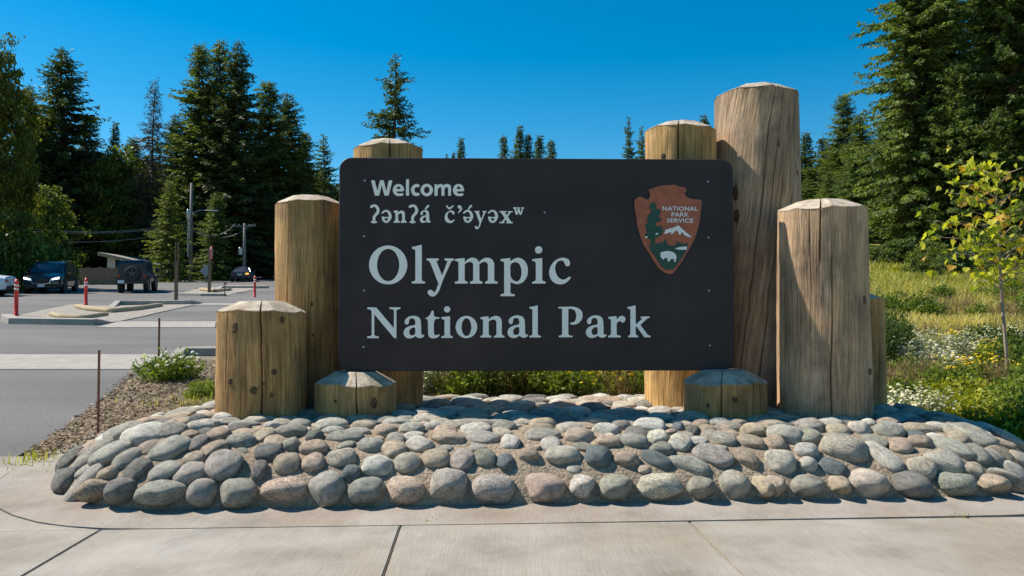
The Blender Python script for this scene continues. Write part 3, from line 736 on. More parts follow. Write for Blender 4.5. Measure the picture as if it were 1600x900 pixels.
def plate(name, polys, y_front, depth, m, parent=sign, bevel=0.0, zoff=sz0):
    """flat shape(s) in the panel's plane, extruded: polys are outlines, inner ones cut holes"""
    cu = bpy.data.curves.new(name, 'CURVE'); cu.dimensions = '2D'; cu.fill_mode = 'BOTH'; cu.extrude = depth / 2
    if bevel: cu.bevel_depth = bevel; cu.bevel_resolution = 1; cu.offset = -bevel
    for pl in polys:
        s = cu.splines.new('POLY'); s.points.add(len(pl) - 1); s.use_cyclic_u = True
        for q, (x, z) in zip(s.points, pl): q.co = (x, z - zoff, 0, 1)
    t = bpy.data.objects.new(name, cu); C.objects.link(t)
    me = bpy.data.meshes.new_from_object(t.evaluated_get(bpy.context.evaluated_depsgraph_get()))
    bpy.data.objects.remove(t); bpy.data.curves.remove(cu)
    me.name = name
    me.transform(Matrix.Translation((0, -y_front + depth / 2 + bevel, 0)) @ Matrix.Rotation(R(90), 4, 'X'))
    me.materials.clear(); setmats(me, m)
    return link(name, me, parent)
plate('panel', [rrpoly(sx0, sz0, sx1, sz1, .10)], 0, TH - .012, M['panel'], bevel=.006)
GL = """welcome=W:11610 5638 11603 5647 11609 5672 11711 6087 11719 6111 11725 6115 11840 6115 11854 6106 11922 5812 11929 5797 11936 5800 11943 5825 12014 6106 12031 6115 12140 6113 12149 6099 12234 5768 12264 5653 12261 5641 12248 5637 12159 5641 12151 5653 12138 5704 12085 5940 12076 5954 12067 5940 11993 5641 11980 5637 11885 5638 11876 5647 11803 5940 11796 5959 11791 5959 11712 5641 11700 5637/e:12433 5754 12388 5766 12361 5781 12325 5811 12298 5851 12277 5927 12277 5965 12291 6016 12311 6055 12350 6096 12382 6113 12439 6128 12529 6128 12580 6113 12595 6099 12606 6074 12599 6042 12580 6035 12522 6051 12465 6051 12427 6037 12398 6010 12395 6002 12401 5993 12433 5982 12561 5981 12612 5973 12627 5959 12627 5914 12613 5863 12594 5825 12573 5800 12548 5779 12510 5760 12471 5752|12439 5830 12408 5855 12394 5889 12408 5903 12427 5909 12471 5911 12511 5902 12519 5889 12517 5876 12506 5857 12484 5837 12459 5829/l:12699 5606 12689 5621 12690 6106 12699 6115 12775 6115 12785 6099 12784 5615 12775 5606/c:12995 5753 12970 5759 12912 5791 12873 5837 12854 5882 12846 5920 12846 5965 12854 6003 12884 6067 12912 6095 12951 6119 12983 6127 13040 6127 13091 6112 13105 6099 13113 6067 13099 6035 13078 6026 13034 6034 13002 6030 12970 5999 12956 5965 12956 5907 12983 5860 13008 5847 13085 5851 13097 5844 13113 5812 13111 5786 13104 5773 13091 5765 13040 5751/o:13313 5747 13268 5760 13230 5779 13182 5825 13152 5889 13144 5921 13144 5959 13158 6010 13178 6048 13224 6096 13287 6126 13319 6134 13364 6133 13409 6120 13447 6101 13494 6055 13525 5991 13532 5959 13532 5921 13518 5870 13499 5832 13453 5784 13389 5754 13357 5746|13319 5837 13294 5848 13260 5889 13253 5908 13253 5972 13268 6006 13298 6036 13326 6045 13357 6043 13383 6032 13417 5991 13424 5972 13424 5908 13409 5874 13378 5844 13351 5835/m:13778 5752 13727 5758 13683 5796 13676 5791 13670 5771 13657 5763 13593 5762 13581 5767 13578 6110 13593 6120 13664 6120 13676 6115 13682 5912 13721 5865 13766 5846 13779 5855 13794 5893 13797 6115 13810 6120 13880 6119 13889 6110 13890 6097 13892 5906 13936 5855 13976 5846 13990 5861 14004 5900 14005 6110 14021 6120 14097 6115 14098 5855 14072 5789 14001 5752 13976 5750 13925 5758 13868 5794 13794 5753/e:14310 5754 14265 5766 14238 5781 14201 5811 14175 5851 14154 5927 14154 5965 14168 6016 14187 6055 14227 6096 14259 6113 14316 6128 14405 6128 14456 6113 14472 6099 14483 6074 14475 6042 14456 6035 14399 6051 14342 6051 14303 6037 14275 6010 14272 6002 14278 5993 14310 5982 14437 5981 14488 5973 14504 5959 14504 5914 14490 5863 14471 5825 14450 5800 14425 5779 14386 5760 14348 5752|14316 5830 14284 5855 14271 5889 14284 5903 14303 5909 14348 5911 14388 5902 14396 5889 14394 5876 14383 5857 14361 5837 14335 5829;ipa=glottal:11670 6393 11644 6400 11581 6430 11565 6459 11573 6484 11593 6498 11625 6500 11646 6490 11670 6460 11705 6465 11734 6481 11754 6510 11767 6535 11775 6580 11754 6637 11670 6737 11656 6765 11648 6790 11647 6905 11638 6914 11600 6915 11591 6924 11593 6961 11613 6965 11644 6966 11670 6982 11695 6985 11711 6981 11734 6966 11785 6961 11785 6919 11740 6914 11731 6905 11731 6809 11743 6777 11820 6694 11850 6650 11864 6592 11864 6561 11856 6522 11837 6478 11817 6449 11780 6414 11753 6400 11721 6392/schwa:12035 6562 11989 6583 11937 6634 11924 6653 11926 6672 11940 6681 11959 6679 12023 6626 12048 6618 12080 6619 12115 6646 12132 6678 12147 6729 12147 6774 12131 6783 12016 6783 11978 6766 11953 6766 11938 6774 11931 6787 11931 6812 11943 6857 11964 6908 12002 6946 12055 6966 12087 6968 12125 6954 12179 6914 12203 6882 12234 6812 12243 6774 12236 6716 12220 6669 12191 6621 12165 6595 12118 6568 12093 6561|12023 6822 12016 6826 12014 6838 12021 6863 12048 6898 12080 6906 12106 6884 12132 6838 12130 6825/n:12376 6578 12318 6591 12303 6605 12304 6624 12337 6648 12358 6682 12360 6694 12359 6867 12337 6907 12305 6925 12302 6950 12306 6962 12502 6962 12506 6950 12503 6925 12471 6911 12444 6867 12443 6720 12452 6704 12482 6682 12516 6666 12535 6666 12548 6672 12567 6710 12570 6867 12549 6905 12526 6930 12530 6962 12694 6965 12710 6956 12707 6924 12682 6911 12653 6860 12653 6675 12645 6643 12624 6611 12599 6591 12580 6585 12535 6583 12509 6591 12452 6632 12445 6631 12438 6586 12395 6577/glottal:12875 6393 12850 6400 12786 6430 12770 6459 12778 6484 12799 6498 12830 6500 12851 6490 12875 6460 12910 6465 12939 6481 12959 6510 12972 6535 12980 6580 12959 6637 12875 6737 12861 6765 12853 6790 12852 6905 12843 6914 12805 6915 12796 6924 12799 6961 12818 6965 12850 6966 12875 6982 12901 6985 12916 6981 12939 6966 12990 6961 12990 6919 12945 6914 12936 6905 12936 6809 12949 6777 13025 6694 13055 6650 13069 6592 13069 6561 13061 6522 13042 6478 13022 6449 12985 6414 12958 6400 12926 6392/a:13263 6571 13228 6578 13164 6617 13141 6655 13141 6693 13152 6712 13167 6723 13180 6726 13193 6720 13207 6700 13218 6634 13238 6622 13269 6614 13296 6623 13315 6655 13315 6719 13301 6733 13225 6749 13193 6762 13148 6798 13129 6831 13120 6859 13128 6910 13155 6945 13193 6964 13257 6962 13289 6950 13320 6928 13333 6933 13359 6956 13403 6964 13442 6950 13462 6929 13461 6905 13429 6905 13420 6891 13413 6834 13413 6687 13405 6642 13392 6617 13367 6591 13340 6577 13301 6569|13282 6775 13238 6799 13216 6840 13218 6881 13231 6904 13250 6913 13276 6913 13295 6905 13308 6897 13317 6878 13315 6789 13301 6773/accent:13370 6404 13348 6425 13274 6527 13272 6539 13281 6553 13300 6555 13313 6549 13416 6450 13418 6425 13411 6412 13396 6403/c:14076 6583 14044 6589 13987 6621 13946 6661 13928 6686 13909 6724 13895 6782 13895 6820 13903 6852 13922 6897 13946 6928 13987 6956 14025 6970 14096 6970 14135 6954 14159 6938 14211 6884 14211 6871 14198 6862 14185 6864 14168 6877 14134 6898 14108 6904 14074 6897 14049 6884 14022 6858 13992 6794 13984 6763 13986 6712 14005 6661 14032 6634 14070 6620 14102 6631 14113 6641 14140 6694 14159 6707 14178 6706 14199 6686 14199 6635 14178 6607 14147 6589 14115 6581/caron:13946 6417 13937 6431 13939 6444 13984 6509 14010 6534 14042 6549 14061 6547 14108 6520 14157 6466 14178 6437 14163 6417 14138 6423 14082 6469 14055 6485 14027 6476 13965 6417/apostrophe:14348 6413 14319 6427 14300 6459 14302 6478 14322 6506 14367 6520 14376 6529 14375 6548 14362 6573 14315 6643 14316 6662 14329 6664 14421 6580 14440 6541 14439 6510 14412 6444 14380 6416/schwa:14582 6562 14535 6583 14483 6634 14470 6653 14472 6672 14486 6681 14505 6679 14569 6626 14594 6618 14626 6619 14661 6646 14679 6678 14693 6729 14693 6774 14677 6783 14563 6783 14524 6766 14499 6766 14484 6774 14477 6787 14477 6812 14490 6857 14510 6908 14548 6946 14601 6966 14633 6968 14671 6954 14725 6914 14749 6882 14781 6812 14789 6774 14782 6716 14767 6669 14738 6621 14711 6595 14665 6568 14639 6561|14569 6822 14563 6826 14560 6838 14568 6863 14594 6898 14626 6906 14652 6884 14679 6838 14676 6825/accent:14707 6406 14688 6425 14617 6529 14617 6548 14624 6555 14637 6557 14653 6548 14753 6452 14755 6433 14745 6414 14726 6405/y:14829 6597 14820 6606 14821 6618 14861 6642 14880 6679 14987 6969 14958 7058 14932 7097 14918 7096 14899 7075 14880 7063 14867 7063 14841 7076 14833 7103 14848 7137 14886 7162 14918 7163 14939 7154 14966 7128 15002 7065 15038 6950 15058 6902 15162 6657 15179 6635 15205 6620 15205 6600 15192 6596 15090 6596 15077 6600 15077 6624 15103 6635 15112 6650 15060 6797 15039 6835 15019 6797 14962 6644 14967 6631 14988 6624 14988 6600 14975 6596/schwa:15357 6562 15311 6583 15259 6634 15246 6653 15248 6672 15262 6681 15281 6679 15345 6626 15370 6618 15402 6619 15437 6646 15454 6678 15469 6729 15469 6774 15453 6783 15338 6783 15300 6766 15275 6766 15260 6774 15253 6787 15253 6812 15265 6857 15286 6908 15324 6946 15377 6966 15409 6968 15447 6954 15501 6914 15525 6882 15556 6812 15565 6774 15558 6716 15542 6669 15513 6621 15487 6595 15440 6568 15415 6561|15345 6822 15338 6826 15336 6838 15343 6863 15370 6898 15402 6906 15428 6884 15454 6838 15452 6825/x:15611 6597 15602 6606 15604 6630 15643 6635 15658 6644 15769 6816 15687 6927 15675 6934 15605 6937 15601 6950 15605 6975 15763 6975 15766 6944 15750 6931 15749 6924 15796 6867 15809 6876 15841 6924 15825 6944 15825 6969 15834 6978 16019 6978 16028 6969 16025 6938 15981 6934 15968 6926 15867 6771 15968 6638 16019 6630 16022 6612 16018 6599 15867 6599 15863 6612 15866 6630 15898 6636 15900 6644 15840 6721 15828 6716 15781 6644 15782 6638 15789 6635 15827 6631 15831 6618 15827 6599/w:16078 6473 16066 6481 16035 6487 16031 6506 16035 6512 16059 6517 16067 6525 16109 6684 16123 6710 16149 6719 16161 6717 16175 6703 16200 6632 16206 6634 16227 6691 16244 6713 16270 6719 16289 6710 16316 6646 16345 6525 16353 6517 16377 6512 16381 6506 16378 6488 16365 6483 16289 6483 16276 6488 16276 6511 16302 6516 16309 6525 16277 6627 16270 6638 16261 6627 16241 6538 16237 6487 16206 6471 16190 6474 16173 6487 16170 6506 16177 6550 16155 6627 16149 6629 16127 6525 16130 6518 16155 6511 16158 6493 16149 6484 16123 6483 16098 6471;olympic=O:12095 7677 11980 7696 11878 7734 11821 7766 11749 7819 11690 7876 11622 7972 11584 8048 11550 8157 11537 8246 11537 8316 11543 8335 11544 8374 11564 8463 11621 8590 11678 8673 11757 8753 11827 8802 11916 8847 11974 8866 12076 8886 12172 8887 12235 8880 12293 8866 12350 8847 12427 8809 12509 8753 12589 8673 12638 8603 12683 8514 12702 8463 12723 8374 12729 8310 12729 8246 12715 8150 12677 8036 12645 7972 12605 7912 12522 7822 12414 7747 12344 7715 12286 7696 12216 7682 12159 7675|12095 7779 12018 7804 11959 7844 11920 7883 11870 7953 11826 8048 11799 8144 11786 8240 11786 8329 11799 8418 11832 8533 11858 8590 11914 8673 11972 8731 12044 8770 12089 8784 12172 8785 12223 8770 12299 8727 12353 8673 12409 8590 12434 8533 12468 8418 12480 8329 12480 8240 12468 8144 12441 8048 12396 7953 12347 7883 12307 7844 12235 7798 12165 7778/l:13153 7656 12994 7698 12886 7712 12877 7721 12880 7772 12892 7780 12956 7796 12976 7823 12984 7849 12984 8741 12956 8787 12892 8796 12873 8805 12870 8850 12879 8859 12892 8859 13268 8859 13284 8850 13281 8805 13268 8797 13209 8786 13197 8773 13182 8741 13182 7670 13179 7655/y:13343 8078 13334 8087 13337 8131 13413 8160 13452 8221 13705 8865 13679 8922 13637 9049 13598 9116 13572 9134 13559 9133 13544 9120 13521 9085 13496 9067 13477 9059 13413 9061 13384 9081 13365 9120 13367 9158 13384 9196 13445 9248 13477 9261 13521 9269 13559 9261 13598 9242 13655 9193 13701 9126 13739 9049 13813 8826 13870 8692 14093 8195 14105 8176 14132 8150 14184 8131 14184 8081 14172 8077 13910 8077 13897 8081 13897 8137 13955 8149 13977 8170 13981 8182 13848 8533 13821 8592 13814 8591 13807 8578 13641 8170 13642 8157 13649 8152 13712 8131 13712 8081 13700 8077/m:14740 8055 14683 8068 14645 8087 14568 8143 14530 8191 14523 8193 14520 8075 14511 8066 14313 8085 14217 8102 14214 8139 14218 8152 14243 8161 14300 8170 14314 8184 14329 8216 14329 8739 14321 8764 14307 8785 14288 8792 14217 8803 14215 8853 14230 8863 14600 8863 14613 8859 14613 8803 14549 8785 14521 8739 14521 8267 14547 8241 14606 8202 14638 8189 14689 8181 14721 8189 14753 8206 14767 8222 14788 8273 14788 8739 14780 8764 14766 8785 14689 8803 14687 8853 14702 8863 14919 8863 15065 8863 15081 8853 15078 8803 15008 8785 14980 8739 14980 8267 14987 8254 15053 8208 15129 8181 15161 8183 15203 8203 15232 8235 15247 8292 15247 8745 15218 8788 15161 8803 15161 8859 15174 8863 15537 8863 15550 8859 15550 8803 15474 8785 15445 8739 15445 8241 15424 8190 15387 8126 15352 8093 15282 8061 15199 8053 15136 8068 15085 8093 15019 8139 14970 8193 14963 8190 14922 8120 14874 8080 14817 8060 14779 8053/p:16160 8059 16090 8078 16039 8104 15956 8166 15947 8156 15946 8073 15937 8066 15656 8096 15648 8099 15641 8112 15644 8150 15656 8158 15732 8175 15750 8201 15755 8220 15755 9138 15741 9170 15726 9181 15645 9196 15641 9247 15656 9256 15962 9256 16077 9256 16086 9247 16087 9208 16077 9193 16001 9186 15975 9177 15949 9138 15948 8819 15956 8816 16039 8853 16141 8880 16186 8880 16230 8872 16307 8840 16364 8797 16429 8717 16461 8654 16480 8596 16494 8526 16494 8386 16480 8322 16449 8239 16402 8167 16364 8128 16300 8085 16249 8066 16211 8058|16071 8193 15994 8230 15967 8258 15955 8290 15946 8341 15947 8590 15967 8673 15998 8717 16033 8752 16058 8770 16103 8789 16141 8797 16166 8791 16192 8783 16220 8762 16244 8730 16270 8679 16290 8609 16297 8564 16297 8443 16283 8373 16263 8316 16227 8252 16173 8206 16128 8192/i:16925 8066 16670 8097 16638 8103 16629 8112 16632 8150 16645 8158 16715 8175 16735 8201 16743 8227 16743 8737 16714 8788 16632 8802 16629 8852 16638 8861 17034 8861 17049 8852 17046 8802 16970 8788 16941 8737 16941 8080 16938 8068/tittle:16815 7698 16776 7711 16745 7736 16724 7770 16716 7827 16737 7878 16762 7904 16802 7924 16847 7926 16891 7912 16929 7874 16945 7834 16945 7789 16924 7744 16898 7717 16847 7697/c:17556 8058 17485 8071 17409 8103 17320 8165 17261 8232 17223 8289 17191 8353 17164 8442 17157 8544 17172 8621 17191 8678 17216 8729 17253 8780 17281 8808 17326 8839 17377 8864 17460 8885 17556 8885 17613 8871 17658 8852 17711 8818 17795 8742 17831 8684 17831 8665 17811 8650 17772 8651 17747 8669 17696 8711 17632 8737 17568 8738 17540 8729 17490 8704 17434 8655 17414 8627 17382 8563 17357 8487 17342 8404 17342 8372 17357 8302 17371 8261 17403 8204 17428 8178 17460 8157 17492 8146 17537 8140 17575 8147 17600 8160 17621 8181 17670 8291 17694 8315 17715 8322 17747 8324 17779 8310 17793 8295 17806 8270 17807 8187 17793 8149 17772 8120 17741 8096 17683 8071 17613 8057;national=N:11489 9603 11480 9612 11484 9657 11553 9667 11578 9676 11620 9734 11620 10448 11613 10467 11585 10493 11559 10502 11484 10511 11480 10524 11483 10561 11496 10566 11827 10566 11842 10556 11839 10511 11731 10493 11703 10467 11697 10454 11700 9828 11706 9829 11741 9867 12299 10534 12337 10565 12382 10565 12391 10556 12392 9708 12398 9695 12426 9669 12458 9661 12515 9657 12519 9644 12516 9607 12503 9603 12191 9603 12175 9612 12179 9657 12242 9661 12280 9669 12308 9695 12315 9708 12312 10245 12305 10244 12270 10205 11758 9606/a:12892 9868 12822 9880 12771 9900 12704 9946 12667 9990 12654 10016 12646 10054 12654 10092 12672 10124 12694 10138 12720 10146 12751 10132 12766 10118 12778 10086 12787 10009 12802 9977 12822 9963 12853 9951 12911 9949 12949 9968 12970 9997 12984 10067 12984 10111 12976 10137 12962 10151 12930 10164 12841 10179 12771 10199 12691 10245 12654 10284 12623 10347 12614 10411 12629 10468 12646 10500 12686 10539 12720 10559 12771 10573 12828 10573 12885 10559 12930 10540 12975 10506 12987 10504 13000 10507 13017 10526 13057 10552 13102 10567 13140 10567 13217 10540 13250 10507 13258 10481 13249 10461 13236 10457 13204 10470 13191 10470 13177 10456 13169 10437 13163 10386 13163 10220 13156 10188 13156 10086 13142 9997 13123 9952 13079 9907 13038 9887 12949 9866|12917 10231 12873 10247 12838 10271 12801 10315 12788 10354 12787 10379 12793 10411 12807 10443 12822 10462 12853 10478 12904 10478 12930 10470 12955 10452 12976 10424 12984 10386 12982 10277 12970 10245 12957 10233/t:13513 9705 13486 9725 13462 9792 13426 9853 13381 9897 13309 9934 13295 9948 13302 9962 13340 9965 13352 9974 13361 9987 13375 10050 13382 10439 13396 10490 13420 10528 13436 10543 13493 10568 13544 10576 13595 10570 13659 10549 13685 10533 13737 10484 13735 10452 13723 10447 13704 10449 13646 10472 13615 10474 13586 10458 13569 10426 13560 10382 13554 10140 13569 10050 13592 9993 13627 9966 13697 9964 13723 9956 13738 9935 13729 9920 13704 9909 13627 9906 13589 9891 13569 9865 13556 9827 13554 9744 13545 9719 13532 9705/i:14035 9885 13895 9897 13806 9909 13797 9918 13799 9962 13870 9986 13889 10018 13892 10033 13892 10448 13877 10480 13865 10492 13806 10504 13793 10511 13790 10550 13799 10559 13812 10559 14137 10559 14153 10550 14150 10511 14086 10489 14064 10448 14064 9899 14060 9887/tittle:13955 9571 13923 9583 13891 9615 13875 9655 13875 9680 13889 9719 13921 9751 13961 9766 13993 9765 14025 9752 14057 9721 14072 9680 14072 9655 14058 9617 14027 9585 13987 9569/o:14542 9870 14504 9877 14434 9902 14387 9929 14335 9974 14292 10031 14267 10082 14240 10191 14240 10248 14254 10318 14286 10395 14316 10439 14370 10493 14428 10530 14491 10555 14523 10563 14606 10564 14663 10555 14740 10524 14791 10487 14836 10441 14869 10388 14901 10312 14909 10267 14909 10159 14888 10089 14856 10025 14839 9999 14778 9939 14740 9915 14670 9883 14600 9869|14555 9947 14517 9966 14495 9987 14464 10031 14445 10076 14425 10165 14425 10280 14445 10369 14464 10414 14495 10458 14536 10491 14561 10499 14600 10498 14654 10465 14678 10433 14697 10395 14724 10305 14730 10254 14730 10191 14709 10082 14676 10010 14651 9977 14625 9960 14593 9945/n:15467 9872 15397 9891 15358 9910 15314 9941 15282 9971 15276 9971 15273 9963 15272 9893 15263 9884 15129 9896 15014 9919 15014 9962 15072 9982 15092 10014 15094 10027 15093 10441 15071 10479 15014 10498 15011 10530 15015 10543 15346 10546 15358 10542 15358 10498 15300 10479 15273 10435 15272 10122 15273 10046 15307 10019 15346 10000 15397 9985 15441 9987 15460 9994 15486 10014 15500 10033 15514 10084 15514 10441 15492 10479 15435 10498 15435 10542 15448 10546 15754 10546 15767 10542 15766 10498 15709 10479 15681 10428 15680 10052 15666 9982 15642 9937 15588 9891 15524 9871/a:16136 9855 16066 9868 16015 9887 15948 9933 15911 9977 15899 10003 15891 10041 15899 10079 15916 10111 15938 10125 15964 10133 15996 10119 16010 10105 16023 10073 16031 9997 16047 9965 16066 9951 16098 9938 16155 9936 16193 9955 16214 9984 16229 10054 16228 10099 16220 10124 16206 10138 16174 10151 16085 10166 16015 10187 15935 10233 15899 10271 15867 10335 15859 10398 15873 10456 15891 10488 15930 10526 15964 10546 16015 10561 16072 10561 16130 10546 16174 10527 16219 10493 16232 10491 16244 10494 16262 10513 16302 10540 16346 10554 16385 10554 16461 10527 16494 10494 16502 10468 16493 10448 16480 10445 16449 10457 16436 10457 16422 10443 16414 10424 16407 10373 16407 10207 16401 10175 16400 10073 16386 9984 16367 9939 16323 9895 16283 9874 16193 9853|16162 10218 16117 10234 16082 10258 16046 10303 16033 10341 16031 10366 16038 10398 16052 10430 16066 10449 16098 10465 16149 10465 16174 10457 16200 10440 16220 10411 16229 10373 16227 10264 16214 10233 16202 10220/l:16774 9545 16666 9575 16557 9590 16542 9604 16545 9636 16615 9661 16635 9693 16637 9706 16637 10439 16614 10477 16544 10498 16544 10540 16576 10544 16889 10544 16904 10535 16901 10498 16831 10479 16803 10433 16802 9553 16793 9542/P:17784 9584 17765 9588 17466 9588 17454 9591 17450 9604 17450 9630 17459 9639 17555 9640 17565 9655 17564 10433 17536 10479 17460 10490 17456 10503 17459 10534 17472 10538 17874 10538 17887 10534 17890 10503 17885 10490 17791 10479 17770 10459 17756 10427 17756 9968 17756 9668 17765 9653 17829 9652 17867 9659 17925 9679 17957 9703 17977 9732 18004 9815 18010 9872 18005 9891 18004 9936 17996 9968 17971 10019 17938 10054 17909 10070 17842 10080 17821 10089 17807 10108 17823 10128 17855 10143 17918 10149 17989 10135 18065 10103 18091 10085 18143 10031 18188 9955 18202 9904 18202 9815 18188 9764 18154 9704 18105 9655 18065 9629 17969 9595 17880 9582/a:18583 9855 18513 9868 18462 9887 18395 9933 18359 9977 18346 10003 18338 10041 18346 10079 18364 10111 18386 10125 18411 10133 18443 10119 18457 10105 18470 10073 18479 9997 18494 9965 18513 9951 18545 9938 18602 9936 18641 9955 18661 9984 18676 10054 18675 10099 18667 10124 18654 10138 18622 10151 18532 10166 18462 10187 18383 10233 18346 10271 18314 10335 18306 10398 18321 10456 18338 10488 18377 10526 18411 10546 18462 10561 18520 10561 18577 10546 18622 10527 18666 10493 18679 10491 18692 10494 18709 10513 18749 10540 18794 10554 18832 10554 18909 10527 18942 10494 18949 10468 18940 10448 18928 10445 18896 10457 18883 10457 18869 10443 18861 10424 18854 10373 18854 10207 18848 10175 18848 10073 18833 9984 18814 9939 18770 9895 18730 9874 18641 9853|18609 10218 18564 10234 18529 10258 18493 10303 18480 10341 18479 10366 18485 10398 18499 10430 18513 10449 18545 10465 18596 10465 18622 10457 18647 10440 18668 10411 18676 10373 18674 10264 18661 10233 18649 10220/r:19419 9869 19393 9875 19347 9902 19266 9988 19262 9890 19253 9879 19189 9880 19170 9886 19075 9893 19011 9906 19002 9915 19004 9952 19063 9972 19082 9998 19091 10023 19090 10432 19063 10476 19011 10488 19004 10494 19002 10534 19011 10543 19100 10543 19374 10543 19390 10534 19387 10495 19368 10486 19292 10476 19265 10432 19263 10125 19266 10111 19304 10060 19349 10028 19374 10029 19436 10074 19451 10078 19470 10077 19489 10069 19522 10036 19537 9998 19537 9953 19528 9928 19495 9888 19444 9869/k:19833 9541 19725 9576 19610 9591 19601 9600 19604 9637 19669 9657 19688 9683 19696 9708 19696 10435 19674 10473 19623 10493 19620 10531 19636 10540 19923 10540 19935 10536 19935 10493 19883 10473 19856 10429 19856 10237 19868 10218 19884 10209 19904 10223 20127 10532 20139 10540 20178 10540 20312 10540 20321 10531 20321 10499 20305 10485 20235 10462 20226 10454 20017 10167 20011 10148 20210 9960 20292 9931 20295 9899 20280 9890 20019 9893 20015 9906 20018 9937 20053 9957 20059 9970 19872 10132 19859 10133 19855 9549 19852 9540"""
LN = {'tittle': 'letter_dot', 'accent': 'accent_mark', 'caron': 'accent_mark', 'apostrophe': 'apostrophe'}
for w in GL.split(';'):
    wn_, body = w.split('=')
    for g in body.split('/'):
        nm, ps = g.split(':')
        polys = []
        for p in ps.split('|'):
            a = list(map(int, p.split())); polys.append([on_sign(a[i] / 20, a[i + 1] / 20) for i in range(0, len(a), 2)])
        big = wn_ in ('olympic', 'national')
        plate(LN.get(nm, 'letter'), polys, .010 if big else .006, .012 if big else .008, M['letter'])
for px, py in ((570, 282), (569, 369), (568.5, 454), (568, 542), (851, 332), (1106, 284), (1107, 371), (1107.5, 454), (1109, 540)):
    x, z = on_sign(px, py); mb = MB(); mb.lathe((x, 0, z - sz0), [(.008, .002), (.008, -.003), (.005, -.005)], 10, 'y'); mb.build('screw', M['steel'], sign)
# the arrowhead emblem, in layers of painted board
EM = dict(
 rim=[(182,92),(258,62),(330,51),(422,46),(444,61),(499,69),(525,95),(505,130),(524,156),(562,171),(645,180),(657,205),(645,292),(640,362),(622,432),(605,503),(564,584),(524,654),(484,724),(433,794),(397,835),(370,840),(317,825),(266,783),(226,722),(186,652),(136,577),(106,492),(80,406),(70,321),(60,260),(55,198),(66,171),(104,150),(141,160),(165,175),(186,171),(195,140)],
 red=[(185,95),(260,65),(330,55),(420,50),(440,65),(495,72),(520,95),(500,130),(520,160),(560,175),(640,183),(652,205),(640,290),(635,360),(618,430),(600,500),(560,580),(520,650),(480,720),(430,790),(395,830),(370,835),(320,820),(270,780),(230,720),(190,650),(140,575),(110,490),(85,405),(75,320),(65,260),(60,200),(70,175),(105,155),(140,165),(165,180),(190,175),(200,140)],
 green=[(185,580),(205,600),(245,572),(280,560),(290,545),(300,572),(330,525),(355,580),(390,590),(420,580),(440,550),(460,568),(480,562),(500,572),(530,560),(525,610),(480,690),(430,760),(395,795),(345,800),(300,770),(265,720),(235,670),(200,625)],
 tree=[(195,230),(210,215),(235,208),(250,240),(245,265),(262,270),(285,265),(285,310),(270,325),(278,345),(300,360),(280,375),(252,380),(240,405),(262,420),(290,412),(308,440),(310,460),(300,490),(265,515),(240,512),(240,590),(245,640),(200,640),(206,560),(205,530),(175,525),(160,512),(155,480),(172,470),(160,440),(170,425),(150,410),(165,392),(185,390),(168,372),(180,335),(175,320),(205,300),(208,275),(192,258)],
 mountain=[(318,480),(335,445),(370,435),(400,428),(445,408),(480,440),(520,475),(565,512),(530,508),(495,490),(478,465),(470,475),(460,495),(448,480),(440,460),(420,452),(400,475),(380,490),(385,468),(360,470),(340,482)],
 lake=[(412,610),(460,597),(520,593),(517,622),(450,622)],
 bison=[(287,660),(290,645),(300,640),(318,638),(335,632),(375,635),(400,645),(415,655),(424,670),(428,685),(424,705),(420,728),(408,728),(405,700),(380,702),(365,725),(352,725),(350,702),(330,690),(318,705),(306,706),(300,695),(288,682)],
 cloud=[(150,512),(160,505),(178,508),(170,517),(155,519)], cloud2=[(242,485),(252,475),(270,476),(262,488),(247,491)])
emb = None
for nm, src, lift, m in (('arrowhead_board', 'rim', .008, 'dark_edge'), ('arrowhead_face', 'red', .014, 'brown_red'), ('meadow_patch', 'green', .018, 'emblem_green'), ('tree_shape', 'tree', .021, 'emblem_green'), ('snowy_peak', 'mountain', .019, 'white'), ('lake_shape', 'lake', .021, 'white'), ('bison_shape', 'bison', .022, 'white'), ('white_fleck', 'cloud', .024, 'white'), ('white_fleck', 'cloud2', .024, 'white')):
    pl = [on_sign(980 + x / 5.625, 280 + y / 5.625) for x, y in EM[src]]
    o = plate(nm, [pl], lift, lift + .002 if src == 'rim' else .006, M[m], parent=sign if emb is None else emb)
    if emb is None: emb = o; emb.name = 'emblem'
for s, (px, py, wpx) in (('NATIONAL', (1034, 329.5, 55)), ('PARK', (1048, 338.7, 27)), ('SERVICE', (1041, 348, 41))):
    cu = bpy.data.curves.new('lettering', 'FONT'); cu.body = s; cu.size = 1; cu.extrude = .02; cu.offset = .012; cu.space_character = 1.06
    t = bpy.data.objects.new('lettering', cu); C.objects.link(t)
    me = bpy.data.meshes.new_from_object(t.evaluated_get(bpy.context.evaluated_depsgraph_get())); bpy.data.objects.remove(t)
    wd = max(v.co.x for v in me.vertices) - min(v.co.x for v in me.vertices); hh = max(v.co.y for v in me.vertices)
    x0, z0 = on_sign(px, py); x1, z1 = on_sign(px + wpx, py - 6.4)
    me.transform(Matrix.Translation((x0, -.0175, z0 - sz0)) @ Matrix.Rotation(R(90), 4, 'X') @ Matrix.Diagonal(((x1 - x0) / wd, (z1 - z0) / hh, .1, 1)))
    me.materials.clear(); setmats(me, M['white']); link('lettering', me, emb)

